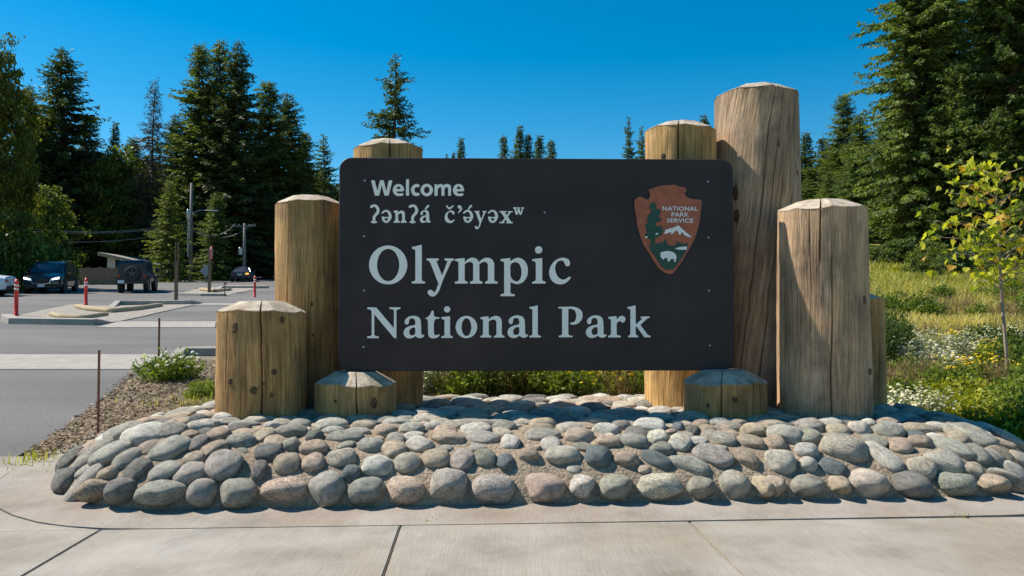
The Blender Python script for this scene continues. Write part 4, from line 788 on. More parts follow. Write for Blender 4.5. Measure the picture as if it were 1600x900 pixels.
# ================================================================== TREES
def unit(v): return v / (np.linalg.norm(v, axis=-1, keepdims=True) + 1e-9)
def kites(base, dirv, length, width, rng, sag=.15, roll=1.0):
    """one leaf-like kite per row: base point, direction, length, width; random roll about its direction"""
    n = len(base); rv = rng.normal(size=(n, 3)); rv[:, 2] = rv[:, 2] * roll + (1 - roll) * 2
    side = unit(np.cross(dirv, rv)); nn = np.cross(side, dirv)
    L_ = length[:, None]; W_ = width[:, None]
    mid = base + dirv * L_ * .5 + nn * L_ * .06; tip = base + dirv * L_; tip[:, 2] -= sag * length
    return np.stack([base, mid + side * W_ * .5, tip, mid - side * W_ * .5], 1)

def conifer_mesh(name, H, Rm, mt, seed, base=.04, power=.8, lev=.42, nb=(5, 7), droop=.16, step=.24, tw=.55, gap=.12, tiplift=.12, spire=1.0, irregular=.25, hang=.4, wid=.34):
    rng = np.random.default_rng(seed); B, D, Ln, Wd = [], [], [], []; limbs = []
    z = H * base
    while z < H * .985:
        t = (z - H * base) / (H * (1 - base))
        env = Rm * min(1, (t * 6 + .55)) * (1 - t) ** power * (1 + irregular * .5 * math.sin(z * 1.3 + seed)) + .15 * spire
        a0 = rng.uniform(0, 6.28)
        n = int(rng.integers(nb[0], nb[1] + 1))
        for k in range(n):
            if rng.random() < gap: continue
            a = a0 + 6.28 * k / n + rng.normal() * .25; L_ = env * rng.uniform(1 - irregular * 1.3, 1 + irregular * .6)
            if L_ < .12: L_ = .12
            el = -.22 + .75 * t + rng.normal() * .1
            d = np.array([math.cos(a) * math.cos(el), math.sin(a) * math.cos(el), math.sin(el)])
            zb = z + rng.uniform(-.5, .5) * lev
            s = np.arange(.12 * L_, L_, step * (.75 + .5 * rng.random())); s = np.append(s, L_)
            u = s / L_
            p = np.stack([d[0] * s, d[1] * s, zb + d[2] * s - droop * L_ * u ** 2 + tiplift * L_ * u ** 4], 1)
            limbs.append((zb, a, el, L_, d, p[-1]))
            per = np.array([-d[1], d[0], 0]); per = per / (np.linalg.norm(per) + 1e-9)
            for sg in (-1, 1):
                m = len(s); l = tw * (.45 + .75 * (1 - u) ** .7) * (.35 + .65 * min(1, L_ / 2)) * rng.uniform(.65, 1.3, m)
                dv = sg * per[None] * rng.uniform(.5, 1.0, (m, 1)) + d[None] * rng.uniform(.35, .9, (m, 1)) + np.array([0, 0, 1])[None] * (rng.normal(size=(m, 1)) * .22 - hang * rng.random((m, 1)))
                B.append(p + rng.normal(size=(m, 3)) * .05); D.append(unit(dv)); Ln.append(l); Wd.append(l * wid * rng.uniform(.7, 1.3, m))
            m = len(s); l = tw * .7 * rng.uniform(.5, 1.1, m)      # twigs hanging below and standing above the limb
            dv = d[None] * .6 + np.array([0, 0, 1.0])[None] * rng.choice([-1.0, -1.0, .7], (m, 1)) * rng.uniform(.2, 1, (m, 1)) + rng.normal(size=(m, 3)) * .25
            B.append(p); D.append(unit(dv)); Ln.append(l); Wd.append(l * wid)
        z += lev * rng.uniform(.75, 1.25) * (1 - .35 * t)
    B, D, Ln, Wd = np.concatenate(B), np.concatenate(D), np.concatenate(Ln), np.concatenate(Wd)
    q = kites(B, D, Ln, Wd, rng, .16, .8)
    crown = quads_mesh(name + '_crown', q, mt)
    mb = MB(); lean = [(.12 * math.sin(seed + i), .1 * math.cos(seed * 2 + i), H * i / 8) for i in range(9)]; lean[0] = (0, 0, -.4)
    r0 = H * .0135; mb.tube(lean, [r0 * (1 - .93 * i / 8) for i in range(9)], 8)
    for zb, a, el, L_, d, e in limbs[::2]:
        if L_ > .9: mb.tube([(0, 0, zb), (d[0] * L_ * .5, d[1] * L_ * .5, zb + d[2] * L_ * .5 - droop * L_ * .2), tuple(e * .0 + np.array([d[0] * L_ * .9, d[1] * L_ * .9, e[2]]))], [.045, .03, .01], 4, False)
    t = MB.build(mb, name + '_trunk', M['bark'], None, True); tm = t.data; bpy.data.objects.remove(t)
    return crown, tm

def lobes_mesh(name, H, lobes, mt, seed, n_clump, per, size, cl_r, trunk_r, leafw=.75, bark='bark'):
    """broadleaf crown: leaf clumps near the surface of several lobes, limbs running out to them"""
    rng = np.random.default_rng(seed); Bs, Ds, Ls, Ws = [], [], [], []; mb = MB()
    mb.tube([(0, 0, -.3), (.05 * H * .2, 0, H * .2), (-.02 * H, .02 * H, H * .45), (0, 0, H * .8)], [trunk_r, trunk_r * .8, trunk_r * .55, trunk_r * .15], 9)
    tot = sum(l[3] * l[4] for l in lobes)
    for (cx, cy, cz, rx, rz_) in lobes:
        mb.tube([(0, 0, max(cz - rz_ * 1.4, H * .15)), (cx * .5, cy * .5, cz - rz_ * .5), (cx, cy, cz + rz_ * .3)], [trunk_r * .45, trunk_r * .3, .03], 6, False)
        for _ in range(int(n_clump * rx * rz_ / tot)):
            d = unit(rng.normal(size=3)); rr = rng.uniform(.55, 1.05) if rng.random() < .85 else rng.uniform(.1, .6)
            c = np.array([cx, cy, cz]) + d * np.array([rx, rx, rz_]) * rr
            if rng.random() < .25: mb.tube([(cx, cy, cz), tuple(c)], [.03, .008], 4, False)
            m = int(per * rng.uniform(.5, 1.4)); k = cl_r * rng.uniform(.6, 1.3)
            off = rng.normal(size=(m, 3)) * np.array([1, 1, .55]) * k * .55
            dv = unit(off * .6 + d * .6 + rng.normal(size=(m, 3)) * .6 + np.array([0, 0, -.35]))
            l = size * rng.uniform(.6, 1.35, m)
            Bs.append(c + off); Ds.append(dv); Ls.append(l); Ws.append(l * leafw)
    q = kites(np.concatenate(Bs), np.concatenate(Ds), np.concatenate(Ls), np.concatenate(Ws), rng, .2, .6)
    crown = quads_mesh(name + '_crown', q, mt)
    t = mb.build(name + '_trunk', M[bark], None, True); tm = t.data; bpy.data.objects.remove(t)
    return crown, tm

def tree(name, meshes, loc, label, cat='tree', group=None, rz=0.0, scale=1.0, lean=(0, 0)):
    r_ = empty(name, loc, label, cat, group, rz, scale); r_.rotation_euler = (lean[0], lean[1], rz)
    link('trunk', meshes[1], r_); link('crown', meshes[0], r_)
    return r_

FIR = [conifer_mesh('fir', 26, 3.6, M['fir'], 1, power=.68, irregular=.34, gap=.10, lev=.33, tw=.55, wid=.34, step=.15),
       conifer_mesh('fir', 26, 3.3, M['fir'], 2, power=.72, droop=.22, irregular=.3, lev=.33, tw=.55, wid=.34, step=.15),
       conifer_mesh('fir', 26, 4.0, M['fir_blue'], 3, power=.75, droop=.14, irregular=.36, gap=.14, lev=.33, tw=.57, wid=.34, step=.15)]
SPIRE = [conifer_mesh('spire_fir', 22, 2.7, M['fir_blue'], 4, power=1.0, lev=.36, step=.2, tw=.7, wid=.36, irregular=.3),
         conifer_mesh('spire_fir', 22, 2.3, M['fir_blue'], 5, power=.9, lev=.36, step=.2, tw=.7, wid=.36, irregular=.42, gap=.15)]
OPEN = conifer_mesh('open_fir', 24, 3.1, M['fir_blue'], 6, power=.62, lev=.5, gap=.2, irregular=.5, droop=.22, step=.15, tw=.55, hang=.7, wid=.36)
BARE = conifer_mesh('bare_conifer', 22, 3.6, M['bare'], 7, power=.75, lev=.45, gap=.1, irregular=.4, droop=.22, step=.34, tw=.85, hang=1.0, wid=.15)
BIG = [conifer_mesh('big_hemlock', 32, 4.7, M['hemlock'], 8, base=.01, power=.55, lev=.34, nb=(6, 8), gap=.12, irregular=.40, droop=.30, step=.13, tw=.52, hang=.8, wid=.40),
       conifer_mesh('big_hemlock', 32, 5.2, M['hemlock'], 9, base=.02, power=.55, lev=.35, nb=(6, 8), gap=.14, irregular=.44, droop=.26, step=.13, tw=.52, hang=.8, wid=.40)]
YOUNGC = [conifer_mesh('bright_conifer', 14, 3.6, M['hemlock'], 10, base=.0, power=.75, lev=.3, gap=.08, irregular=.36, droop=.2, step=.13, tw=.42, hang=.5, wid=.42),
          conifer_mesh('cedar', 14, 3.4, M['cedar'], 12, base=.0, power=.8, lev=.34, gap=.12, irregular=.35, droop=.25, step=.2, tw=.5, hang=.8, wid=.36)]
BL = lobes_mesh('maple', 20, [(0, 0, 17, 2.6, 2.8), (2.2, -.5, 14.5, 2.6, 2.6), (-2.4, .6, 14, 2.8, 2.8), (1, -2.2, 12, 3, 2.8), (-1, 2.2, 11.5, 3, 2.8), (3.2, 1, 9.5, 2.8, 2.6), (-3.4, -1, 9, 2.8, 2.6), (0, -2.8, 6.4, 3.2, 2.4), (2.6, -1, 4.5, 2.8, 2.2), (-2.8, .4, 4.8, 2.8, 2.2)], M['maple_big'], 21, 480, 60, .30, .75, .28)
MID = lobes_mesh('broadleaf', 13, [(0, 0, 11, 2.0, 2.0), (1.6, -.4, 9, 2.1, 1.9), (-1.8, .3, 8.6, 2.1, 1.9), (.4, -1.6, 7, 2.4, 2.0), (-.4, 1.6, 6.6, 2.4, 2), (2.2, .4, 5.4, 2.2, 1.9), (-2.3, -.5, 5, 2.3, 1.9), (0, -1.8, 3.4, 2.6, 1.9)], M['broad'], 22, 380, 58, .30, .62, .2)
BUSH = [lobes_mesh('bush', 3, [(0, 0, 1.6, 1.5, 1.3), (1.3, -.3, 1.1, 1.2, 1.0), (-1.3, .2, 1.2, 1.2, 1.0), (.2, -1, .8, 1.3, .8)], M['bush'], 23, 150, 46, .22, .42, .05),
        lobes_mesh('bush', 3, [(0, 0, 1.9, 1.3, 1.2), (.9, -.5, 1.2, 1.3, 1.0), (-1.0, .5, .9, 1.4, .9)], M['hemlock'], 24, 150, 46, .22, .42, .05)]

def place(meshes, H, px, top, Y, name, label, group=None, w=None, Rm=None, foot=None, lean=(0, 0), cat='tree'):
    """stand a tree of mesh height H at distance Y so that its top is at picture height 'top'"""
    x = (px - 800) / F_PX * Y
    zb = hz(x, Y) - .1
    ht = at(px, top, Y).z - zb; s = ht / H
    sx = s if w is None else w / F_PX * Y / Rm
    return tree(name, meshes, (x, Y, zb), label, cat, group, random.Random(px * 7 + top).uniform(0, 6.28), (sx, sx, s), lean)

# left of the sign
place(BL, 20, -8, 40, 50, 'maple_tree', 'big leaf maple with yellowing top leaves beside the silver car', w=70, Rm=5.6)
place(FIR[2], 26, 92, 72, 88, 'fir_tree', 'dark fir with a clear pointed top growing just behind the yellowing maple', w=92, Rm=3.6)
place(FIR[1], 26, 60, 175, 86, 'fir_tree', 'dark fir half hidden between the yellowing maple and the pointed fir', w=60, Rm=3.3)
place(SPIRE[0], 22, 176, 188, 92, 'fir_tree', 'small slim fir tip standing alone left of the bare grey conifer', w=34, Rm=2.7)
place(MID, 13, 182, 228, 90, 'broadleaf_tree', 'mid green broadleaf tree rising behind the house roof', w=62, Rm=4.0)
place(MID, 13, 72, 290, 68, 'broadleaf_tree', 'shaded broadleaf tree rising behind the black sport utility car', w=50, Rm=4.0)
place(BARE, 22, 236, 122, 88, 'bare_conifer', 'sparse grey brown conifer with thin needles and sky showing through', w=48, Rm=3.6)
place(FIR[0], 26, 309, 68, 88, 'fir_tree', 'tall fir, first of three close tops, beside the sparse grey conifer', w=78, Rm=3.6)
place(FIR[1], 26, 340, 62, 90, 'fir_tree', 'tall fir, middle one of three close tops', w=74, Rm=3.3)
place(FIR[2], 26, 368, 61, 87, 'fir_tree', 'tall fir, last of three close tops, beside the broader shorter fir', w=80, Rm=4.0)
place(FIR[0], 26, 416, 126, 92, 'fir_tree', 'broad dark fir behind the tall honey log post, taller of that pair', w=84, Rm=3.6)
place(FIR[2], 26, 448, 143, 96, 'fir_tree', 'dark fir just right of the broad one behind the tall honey log post', w=74, Rm=4.0)
place(FIR[1], 26, 474, 205, 100, 'fir_tree', 'short dark fir between the dark pair and the thin spire by the panel corner', w=54, Rm=3.3)
place(OPEN, 24, 505, 208, 104, 'fir_tree', 'thin open fir spire nearest the panel corner', w=38, Rm=3.1)
place(YOUNGC[1], 14, 262, 282, 74, 'cedar_tree', 'light green cedar beside the street light pole', w=50, Rm=3.4)
place(YOUNGC[1], 14, 238, 312, 92, 'cedar_tree', 'light green cedar behind the black off road car', w=44, Rm=3.4)
place(YOUNGC[0], 14, 336, 300, 80, 'conifer_tree', 'brighter young conifer behind the brown sign post', w=44, Rm=3.6)
place(BUSH[0], 3, 20, 330, 47, 'bush', 'dark leafy bush behind the silver car', w=70, Rm=2.6, cat='bush')
place(BUSH[0], 3, 82, 352, 52, 'bush', 'dark leafy bush behind the black sport utility car', w=36, Rm=2.6, cat='bush')
rt = random.Random(5)
for i, px in enumerate(range(-150, 540, 19)):
    Y = rt.uniform(104, 140); sp = rt.random() < .35
    m_ = SPIRE[i % 2] if sp else FIR[i % 3]
    topy = rt.uniform(238, 300) if px > 100 else rt.uniform(210, 280)
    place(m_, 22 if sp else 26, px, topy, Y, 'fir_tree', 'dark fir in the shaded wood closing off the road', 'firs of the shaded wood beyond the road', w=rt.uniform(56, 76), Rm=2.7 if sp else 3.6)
for i, px in enumerate(range(300, 520, 22)):
    place(BUSH[i % 2], 3, px, rt.uniform(385, 402), rt.uniform(128, 140), 'bush', 'dark roadside bush under the firs where the road ends', 'bushes where the road meets the wood', w=34, Rm=2.4, cat='bush')
for px, top, Y in ((-150, 40, 46), (-255, 20, 43), (-60, 120, 75), (-345, 10, 41)):
    place(FIR[(px // 10) % 3], 26, px, top, Y, 'fir_tree', 'dark fir beyond the edge of the view by the maple', 'firs beside the maple', w=90, Rm=3.6)
for px, top, Y, w_, k, lb in ((132, 178, 92, 66, 0, 'dense fir filling the dip right of the clear pointed fir'), (205, 214, 96, 62, 1, 'dense low topped fir in front of the sparse grey conifer'), (272, 176, 98, 60, 2, 'dense fir between the sparse grey conifer and the three close tops'), (40, 132, 84, 64, 1, 'dense fir standing behind the yellowing maple')):
    place(FIR[k], 26, px, top, Y, 'fir_tree', lb, None, w=w_, Rm=3.6)
# above the panel
place(OPEN, 24, 616, 82, 84, 'fir_tree', 'lone ragged fir standing over the post behind the Welcome line', w=66, Rm=3.1, lean=(0, -.02))
FARL = 'distant fir top among the tips over the panel'
for px, top, w_, nm in ((697, 238, 8, 0), (708, 236, 9, 1), (720, 213, 17, 0), (787, 211, 19, 1), (812, 194, 22, 0), (826, 208, 18, 1), (843, 209, 22, 0), (862, 218, 20, 1), (1103, 177, 22, 0)):
    lb = {720: 'distant fir tip standing alone over the word Welcome', 812: 'tallest of the distant fir tips grouped over the middle of the panel', 1103: 'distant fir tip in the gap where the pale topped post meets the tallest post'}.get(px, FARL)
    place(SPIRE[nm], 22, px, top, 150 + (px % 7) * 4, 'fir_tree', lb, 'distant firs seen over the panel', w=w_ * 1.75, Rm=2.5)
place(OPEN, 24, 984, 180, 130, 'fir_tree', 'taller of two slim firs left of the pale topped post over the emblem', 'distant firs seen over the panel', w=22, Rm=3.1)
place(OPEN, 24, 1003, 196, 138, 'fir_tree', 'shorter of two slim firs touching the pale topped post over the emblem', 'distant firs seen over the panel', w=26, Rm=3.1)
# right of the sign
for px, top, Y, w_, k in ((1262, 205, 120, 34, 0), (1288, 214, 116, 32, 1), (1302, 222, 122, 30, 0), (1270, 262, 96, 34, 1), (1245, 235, 112, 30, 0), (1230, 250, 108, 30, 1)):
    place(SPIRE[k], 22, px, top, Y, 'fir_tree', 'mid distance fir between the tallest log post and the big conifers', 'firs between the tall post and the big conifers', w=w_ * 1.4, Rm=2.7)
place(FIR[0], 26, 1322, 147, 88, 'fir_tree', 'pointed fir standing clear between the tallest post and the big conifers', w=62, Rm=3.6)
place(FIR[1], 26, 1346, 178, 84, 'fir_tree', 'fir crowding the big conifers, just behind the pointed one', w=56, Rm=3.3)
place(YOUNGC[0], 14, 1296, 268, 76, 'conifer_tree', 'bright young conifer behind the half lit log post', w=46, Rm=3.6)
place(YOUNGC[0], 14, 1336, 232, 66, 'conifer_tree', 'bright feathery conifer at the foot of the big ones', w=52, Rm=3.6)
place(BIG[0], 32, 1432, -190, 56, 'hemlock_tree', 'huge conifer at the meadow edge with long drooping boughs against the sky', w=112, Rm=4.7)
place(BIG[1], 32, 1588, -240, 54, 'hemlock_tree', 'huge conifer filling the picture corner behind the young maple', w=128, Rm=5.2)
place(YOUNGC[0], 14, 1500, 96, 53, 'conifer_tree', 'bright mid height conifer standing in front between two huge ones', w=88, Rm=3.6)
place(YOUNGC[0], 14, 1566, 168, 51, 'conifer_tree', 'bright shorter conifer in front of the corner giant', w=78, Rm=3.6)
place(BIG[0], 32, 1690, -200, 58, 'hemlock_tree', 'huge conifer past the picture corner giant', w=120, Rm=4.7)
place(BIG[1], 32, 1478, -120, 64, 'hemlock_tree', 'huge conifer set back just behind the one with long boughs', w=92, Rm=5.2)
place(BIG[0], 32, 1560, -90, 68, 'hemlock_tree', 'huge conifer set back behind the corner giant', w=96, Rm=4.7)
BL_ = [(1368, 384, 44, 26, 'small bush on the meadow edge right beside the half lit log post'), (1412, 372, 43, 38, 'wide leafy bush on the meadow edge below the left flank of the first giant conifer'), (1452, 376, 41, 40, 'bush on the meadow edge under the trunk of the first giant conifer'),
 (1492, 388, 38, 42, 'low spreading bush reaching farthest into the meadow below the bright mid height conifer'), (1530, 372, 40, 44, 'bush seen between the young maple branches on the meadow edge'), (1574, 366, 40, 46, 'bush directly behind the young maple trunk top'), (1622, 366, 39, 48, 'bush at the picture edge behind the young maple'),
 (1668, 360, 40, 50, 'bush past the picture edge on the meadow'), (1440, 398, 37, 24, 'lowest small bush in front of the bushes under the first giant conifer'), (1345, 385, 56, 30, 'far bush half hidden by the half lit log post top'), (1310, 380, 60, 32, 'far bush showing between the tallest and the half lit log posts'), (1550, 398, 36, 30, 'small round bush low in the meadow behind the young maple')]
for i, (px, top, Y, w_, lb) in enumerate(BL_):
    place(BUSH[i % 2], 3, px, top, Y, 'bush', lb, None, w=w_, Rm=2.4, cat='bush')
for i, px in enumerate(range(1220, 1760, 45)):
    place(FIR[i % 3], 26, px, rt.uniform(215, 280) if px < 1360 else rt.uniform(60, 150), rt.uniform(92, 118), 'fir_tree', 'dark fir in the wood behind the big conifers', 'firs of the wood behind the meadow', w=84, Rm=3.6)

# ------------------------------------------------------------------ young maple: every leaf a part
def leaf_mesh(seed):
    rnd = random.Random(seed); pts = [(0, 0), (.16, .10), (.42, .04), (.36, .24), (.62, .38), (.38, .46), (.36, .66), (.18, .62), (0, 1.0)]
    out = pts + [(-x * rnd.uniform(.9, 1.1), y) for x, y in pts[-2:0:-1]]; n = len(out)
    v = [(x * rnd.uniform(.95, 1.05), y, .28 * abs(x) - .22 * y * y + .02 * rnd.uniform(-1, 1)) for x, y in out] + [(0, .42, -.04)]
    return v, [(i, (i + 1) % n, n) for i in range(n)]
def young_maple(px, foot, Y):
    x = (px - 800) / F_PX * Y; zb = hz(x, Y) - .05
    r_ = empty('young_maple', (x, Y, zb), 'young maple with a thin bare trunk and bright lime leaves at the flower bed', 'tree')
    P_ = lambda a, b, dy=0: Vector(at(a, b, Y + dy)) - Vector((x, Y, zb))
    tr = [Vector((0, 0, -.05)), P_(1573, 560), P_(1568, 500), P_(1564, 450), P_(1562, 400), P_(1558, 340), P_(1556, 290), P_(1558, 262)]
    mb = MB(); mb.tube(tr, [.024, .022, .020, .018, .016, .012, .009, .005], 9)
    rnd = random.Random(3); mds = []
    for k in range(4):
        for c in ('leaf_lime', 'leaf_green', 'leaf_lime', 'leaf_amber'):
            v, f = leaf_mesh(k); me = bpy.data.meshes.new('leaf'); me.from_pydata(v, [], f); setmats(me, M[c]); mds.append((c, me))
    br = []
    ends = [(1484, 252, -.2, .12), (1478, 300, .25, .1), (1448, 345, -.1, .1), (1462, 370, .2, .12), (1500, 285, .1, .12), (1515, 330, -.3, .14), (1530, 262, .2, .1), (1545, 300, -.25, .14), (1496, 345, -.2, .14), (1480, 395, .1, .14), (1515, 390, -.3, .15), (1535, 350, .3, .16), (1560, 255, 0, .1),
            (1598, 262, -.2, .16), (1590, 300, .2, .16), (1610, 290, -.3, .2), (1580, 340, -.35, .18), (1600, 350, .2, .2), (1630, 320, 0, .2), (1620, 380, -.2, .2), (1590, 395, .3, .18), (1545, 420, -.2, .12), (1575, 430, .1, .12), (1610, 425, -.1, .18), (1530, 440, .2, .08), (1650, 360, .2, .2), (1640, 410, .1, .16), (1565, 380, -.3, .16)]
    for (a, b, dy, sp) in ends:
        e = P_(a, b, dy); s = tr[3].lerp(tr[-1], min(max((455 - b) / 200 - .12, 0), .9)) if b < 445 else tr[3]
        m_ = s.lerp(e, .5) + Vector((0, 0, .06)); mb.tube([s, m_, e], [.010, .007, .003], 5, False); br.append((s, m_, e, sp))
    mb.build('trunk', M['bark_pale'], r_, True)
    cnt = 0
    for s, m_, e, sp in br:
        for j in range(12):
            t = rnd.uniform(.45, 1.05); p = (s.lerp(m_, t * 2) if t < .5 else m_.lerp(e, t * 2 - 1)) + Vector((rnd.gauss(0, sp), rnd.gauss(0, sp), rnd.gauss(0, sp * .8)))
            up = p.z > e.z + .03
            c, me = mds[rnd.randrange(16)]
            if c == 'leaf_amber' and rnd.random() < .5 and p.z < 2.1: c, me = mds[0]
            o = link('leaf', me, r_); k = rnd.uniform(.06, .125)
            o.location = p; o.rotation_euler = (rnd.uniform(-2.0, -.2), rnd.gauss(0, .5), rnd.uniform(0, 6.28)); o.scale = (k * 1.15, k * 1.1, k); cnt += 1
    return cnt
print('LEAVES', young_maple(1576, 600, 10.0))

# ------------------------------------------------------------------ meadow grass (nobody could count it)
def blades(n, region, mt_pair, hgt, seed, name, dens=None, wid=.012, bend=.35):
    rng = np.random.default_rng(seed); P = []
    while len(P) < n:
        x, y = region(rng)
        if x is not None: P.append((x, y))
    P = np.array(P); z = np.array([hz(a, b) for a, b in P]) - .06
    a = rng.uniform(0, 6.28, n); h = hgt * rng.uniform(.3, 1.35, n) * (1 + .5 * np.sin(P[:, 0] * .9 + np.sin(P[:, 1] * 1.7)) * np.sin(P[:, 1] * .7 + 2 * np.sin(P[:, 0] * .35))); w = wid * (1 + P[:, 1] / 18) * rng.uniform(.6, 1.3, n)
    b = np.stack([P[:, 0], P[:, 1], z], 1); s = np.stack([np.cos(a), np.sin(a), np.zeros(n)], 1) * w[:, None]
    ld = np.stack([np.cos(a + 1.4), np.sin(a + 1.4), np.zeros(n)], 1) * (h * bend * rng.uniform(-1, 1, n))[:, None]
    up = np.array([0, 0, 1.0])[None] * h[:, None]
    q = np.stack([b - s, b + s, b + s * .25 + up + ld, b - s * .25 + up * .97 + ld], 1)
    dry = (rng.random(n) < np.clip(.95 - np.abs(P[:, 1] - 21) / 17, .12, .85)).astype(np.int32)
    me = quads_mesh(name, q, mt_pair, dry); o = link(name, me); tag(o, None, None, None, 'stuff'); return o
def reg_meadow(rng):
    y = 15.5 + 36 * rng.random() ** 1.7; x = y * rng.uniform(.16, .80)
    return (x, y) if x > 3 else (None, None)
blades(150000, reg_meadow, [M['grass'], M['grass_dry']], .27, 1, 'meadow_grass', wid=.006, bend=.9)
def reg_verge(rng):
    y = rng.uniform(60, 130); x = np.interp(y, [46, 66, 85, 105, 128], [-31, -37, -42, -43, -34]) - abs(rng.normal()) * 2.0; return x, y
blades(9000, reg_verge, [M['grass_dry'], M['grass_dry']], .35, 2, 'verge_grass')
def reg_weeds(rng):
    c = ((-3.55, 8.6, .3), (-3.2, 8.2, .35), (-3.3, 8.9, .4), (-2.9, 8.9, .3), (-3.72, 5.95, .09))[min(int(rng.integers(26) // 6), 4)]
    return c[0] + rng.normal() * c[2], c[1] + rng.normal() * c[2]
blades(1300, reg_weeds, [M['grass'], M['grass_dry']], .09, 3, 'weeds', wid=.005)
def reg_joint(rng):                      # moss and weeds in the border joint
    k = rng.integers(5); px, py = ((62, 736), (20, 752), (300, 826), (1497, 806), (668, 813))[k]; q = gnd(px, py); return q.x + rng.normal() * .04, q.y + rng.normal() * .012
blades(500, reg_joint, [M['grass'], M['grass_dry']], .05, 4, 'joint_weeds', wid=.004)

# bark chips and stones strewn over the soil by the path
def chips(n, seed):
    rng = np.random.default_rng(seed); out = []
    poly = [(-5.6, 11.3), (-4.76, 8.85), (-4.25, 7.3), (-3.95, 6.2), (-3.7, 6.0), (-3.2, 7.2), (-2.4, 8.2), (-1.5, 8.6), (-1.5, 13.1), (-4.6, 13.1)]
    def inside(x, y):
        c = False
        for (ax, ay), (bx, by) in zip(poly, poly[1:] + poly[:1]):
            if (ay > y) != (by > y) and x < (bx - ax) * (y - ay) / (by - ay) + ax: c = not c
        return c
    while len(out) < n:
        y = 5.9 + 7.3 * rng.random() ** 1.5; x = rng.uniform(-5.7, -1.5)
        if inside(x, y) and (mh(*to_pq(x, y)) < .02): out.append((x, y, hz(x, y)))
    b = np.array(out); d = unit(rng.normal(size=(n, 3)) * np.array([1, 1, .25])); l = rng.uniform(.012, .05, n)
    b[:, 2] += rng.uniform(-.002, .022, n)
    o = link('bark_chips', quads_mesh('bark_chips', kites(b, d, l, l * rng.uniform(.3, .7, n), rng, .0, .25), M['chip'])); tag(o, None, None, None, 'stuff')
chips(26000, 4)

# ------------------------------------------------------------------ bed plants
def plant_mesh(seed, h, r_, n, lsize, lw, mt, flower=None, nf=0, fs=.02, upright=.5, fh=1.0, flat=True):
    rng = np.random.default_rng(seed)
    ns = max(8, n // 14); a = rng.uniform(0, 6.28, ns); rr = r_ * np.sqrt(rng.random(ns)); hh = h * rng.uniform(.6, 1.1, ns) * (1 - .45 * (rr / r_) ** 2)
    root = np.stack([np.cos(a) * rr * .45, np.sin(a) * rr * .45, np.zeros(ns)], 1); tip = np.stack([np.cos(a) * rr, np.sin(a) * rr, hh], 1)
    k = rng.integers(0, ns, n); t = rng.uniform(.12, 1.0, n)[:, None]; p = root[k] * (1 - t) + tip[k] * t + rng.normal(size=(n, 3)) * r_ * .06
    p[:, 2] = np.maximum(p[:, 2], .01)
    d = unit(rng.normal(size=(n, 3)) + unit(tip[k] - root[k]) * upright * 2.2); l = lsize * rng.uniform(.6, 1.35, n)
    q = [kites(p, d, l, l * lw, rng, .15, .8)]
    sd = unit(np.cross(tip - root, rng.normal(size=(ns, 3)))) * .0035
    q.append(np.stack([root - sd, root + sd, tip + sd * .5, tip - sd * .5], 1))
    me = quads_mesh('foliage', np.concatenate(q), mt); fl = None
    if flower:
        fk = rng.integers(0, ns, nf); c = tip[fk] * np.array([1, 1, fh]) + rng.normal(size=(nf, 3)) * r_ * .09; c[:, 2] += h * .06
        if flat: nrm = unit(rng.normal(size=(nf, 3)) * .35 + np.array([0, -.25, 1]))
        else: nrm = unit(rng.normal(size=(nf, 3)) * .5 + np.array([0, -.5, .8]))
        u = unit(np.cross(nrm, rng.normal(size=(nf, 3)))); v = np.cross(nrm, u); s = (fs * rng.uniform(.6, 1.25, nf))[:, None]; Q = []
        for i in range(6):
            a0, a1 = 6.283 * i / 6, 6.283 * (i + 1) / 6; am = (a0 + a1) / 2
            f0 = c + (u * math.cos(a0) + v * math.sin(a0)) * s * .8; f1 = c + (u * math.cos(am) + v * math.sin(am)) * s + nrm * s * (-.25 if flat else .1); f2 = c + (u * math.cos(a1) + v * math.sin(a1)) * s * .8
            Q.append(np.stack([c + nrm * s * .25, f0, f1, f2], 1))
        fl = quads_mesh('flowers', np.concatenate(Q), M[flower])
    return me, fl
PK = {
 'yarrow': [plant_mesh(31 + i, .42, .36, 900, .05, .32, M['pl_sage'], 'fl_white', 95, .026, .8) for i in range(2)],
 'daisy': [plant_mesh(41 + i, .45, .32, 1000, .055, .4, M['pl_green'], 'fl_yellow', 26, .026, .7, 1.05, False) for i in range(2)],
 'green': [plant_mesh(51 + i, .45, .34, 1200, .06, .5, M['pl_green'], None, 0, .02, .5) for i in range(2)],
 'dark': [plant_mesh(55 + i, .55, .36, 1400, .06, .42, M['pl_dark'], None, 0, .02, .9) for i in range(2)],
 'lime': [plant_mesh(61 + i, .28, .40, 1300, .055, .62, M['pl_lime'], None, 0, .02, .2) for i in range(2)],
 'sage': [plant_mesh(65 + i, .50, .36, 1700, .05, .45, M['pl_green'], None, 0, .02, .5) for i in range(2)],
 'dry': [plant_mesh(71 + i, .48, .30, 800, .07, .12, M['pl_dry'], None, 0, .02, 1.2) for i in range(2)],
 'gold': [plant_mesh(75 + i, .36, .32, 800, .05, .4, M['pl_green'], 'fl_yellow', 60, .03, .6, 1.0, True) for i in range(2)],
 'candy': [plant_mesh(81, .30, .30, 1300, .05, .25, M['pl_green'], 'fl_white', 48, .02, .6)],
 'spike': [plant_mesh(85 + i, .95, .30, 1500, .07, .3, M['pl_dark'], None, 0, .02, 1.5) for i in range(2)]}
pcount = {}
def zone(px):
    return 'just past the low hidden post' if px < 1420 else 'midway between the posts and the young maple' if px < 1500 else 'close to the young maple trunk' if px < 1585 else 'at the picture edge past the young maple'
def zstrip(px):
    return 'behind the stump under the word National' if px < 670 else 'under the middle of the panel' if px < 900 else 'near the post under the emblem'
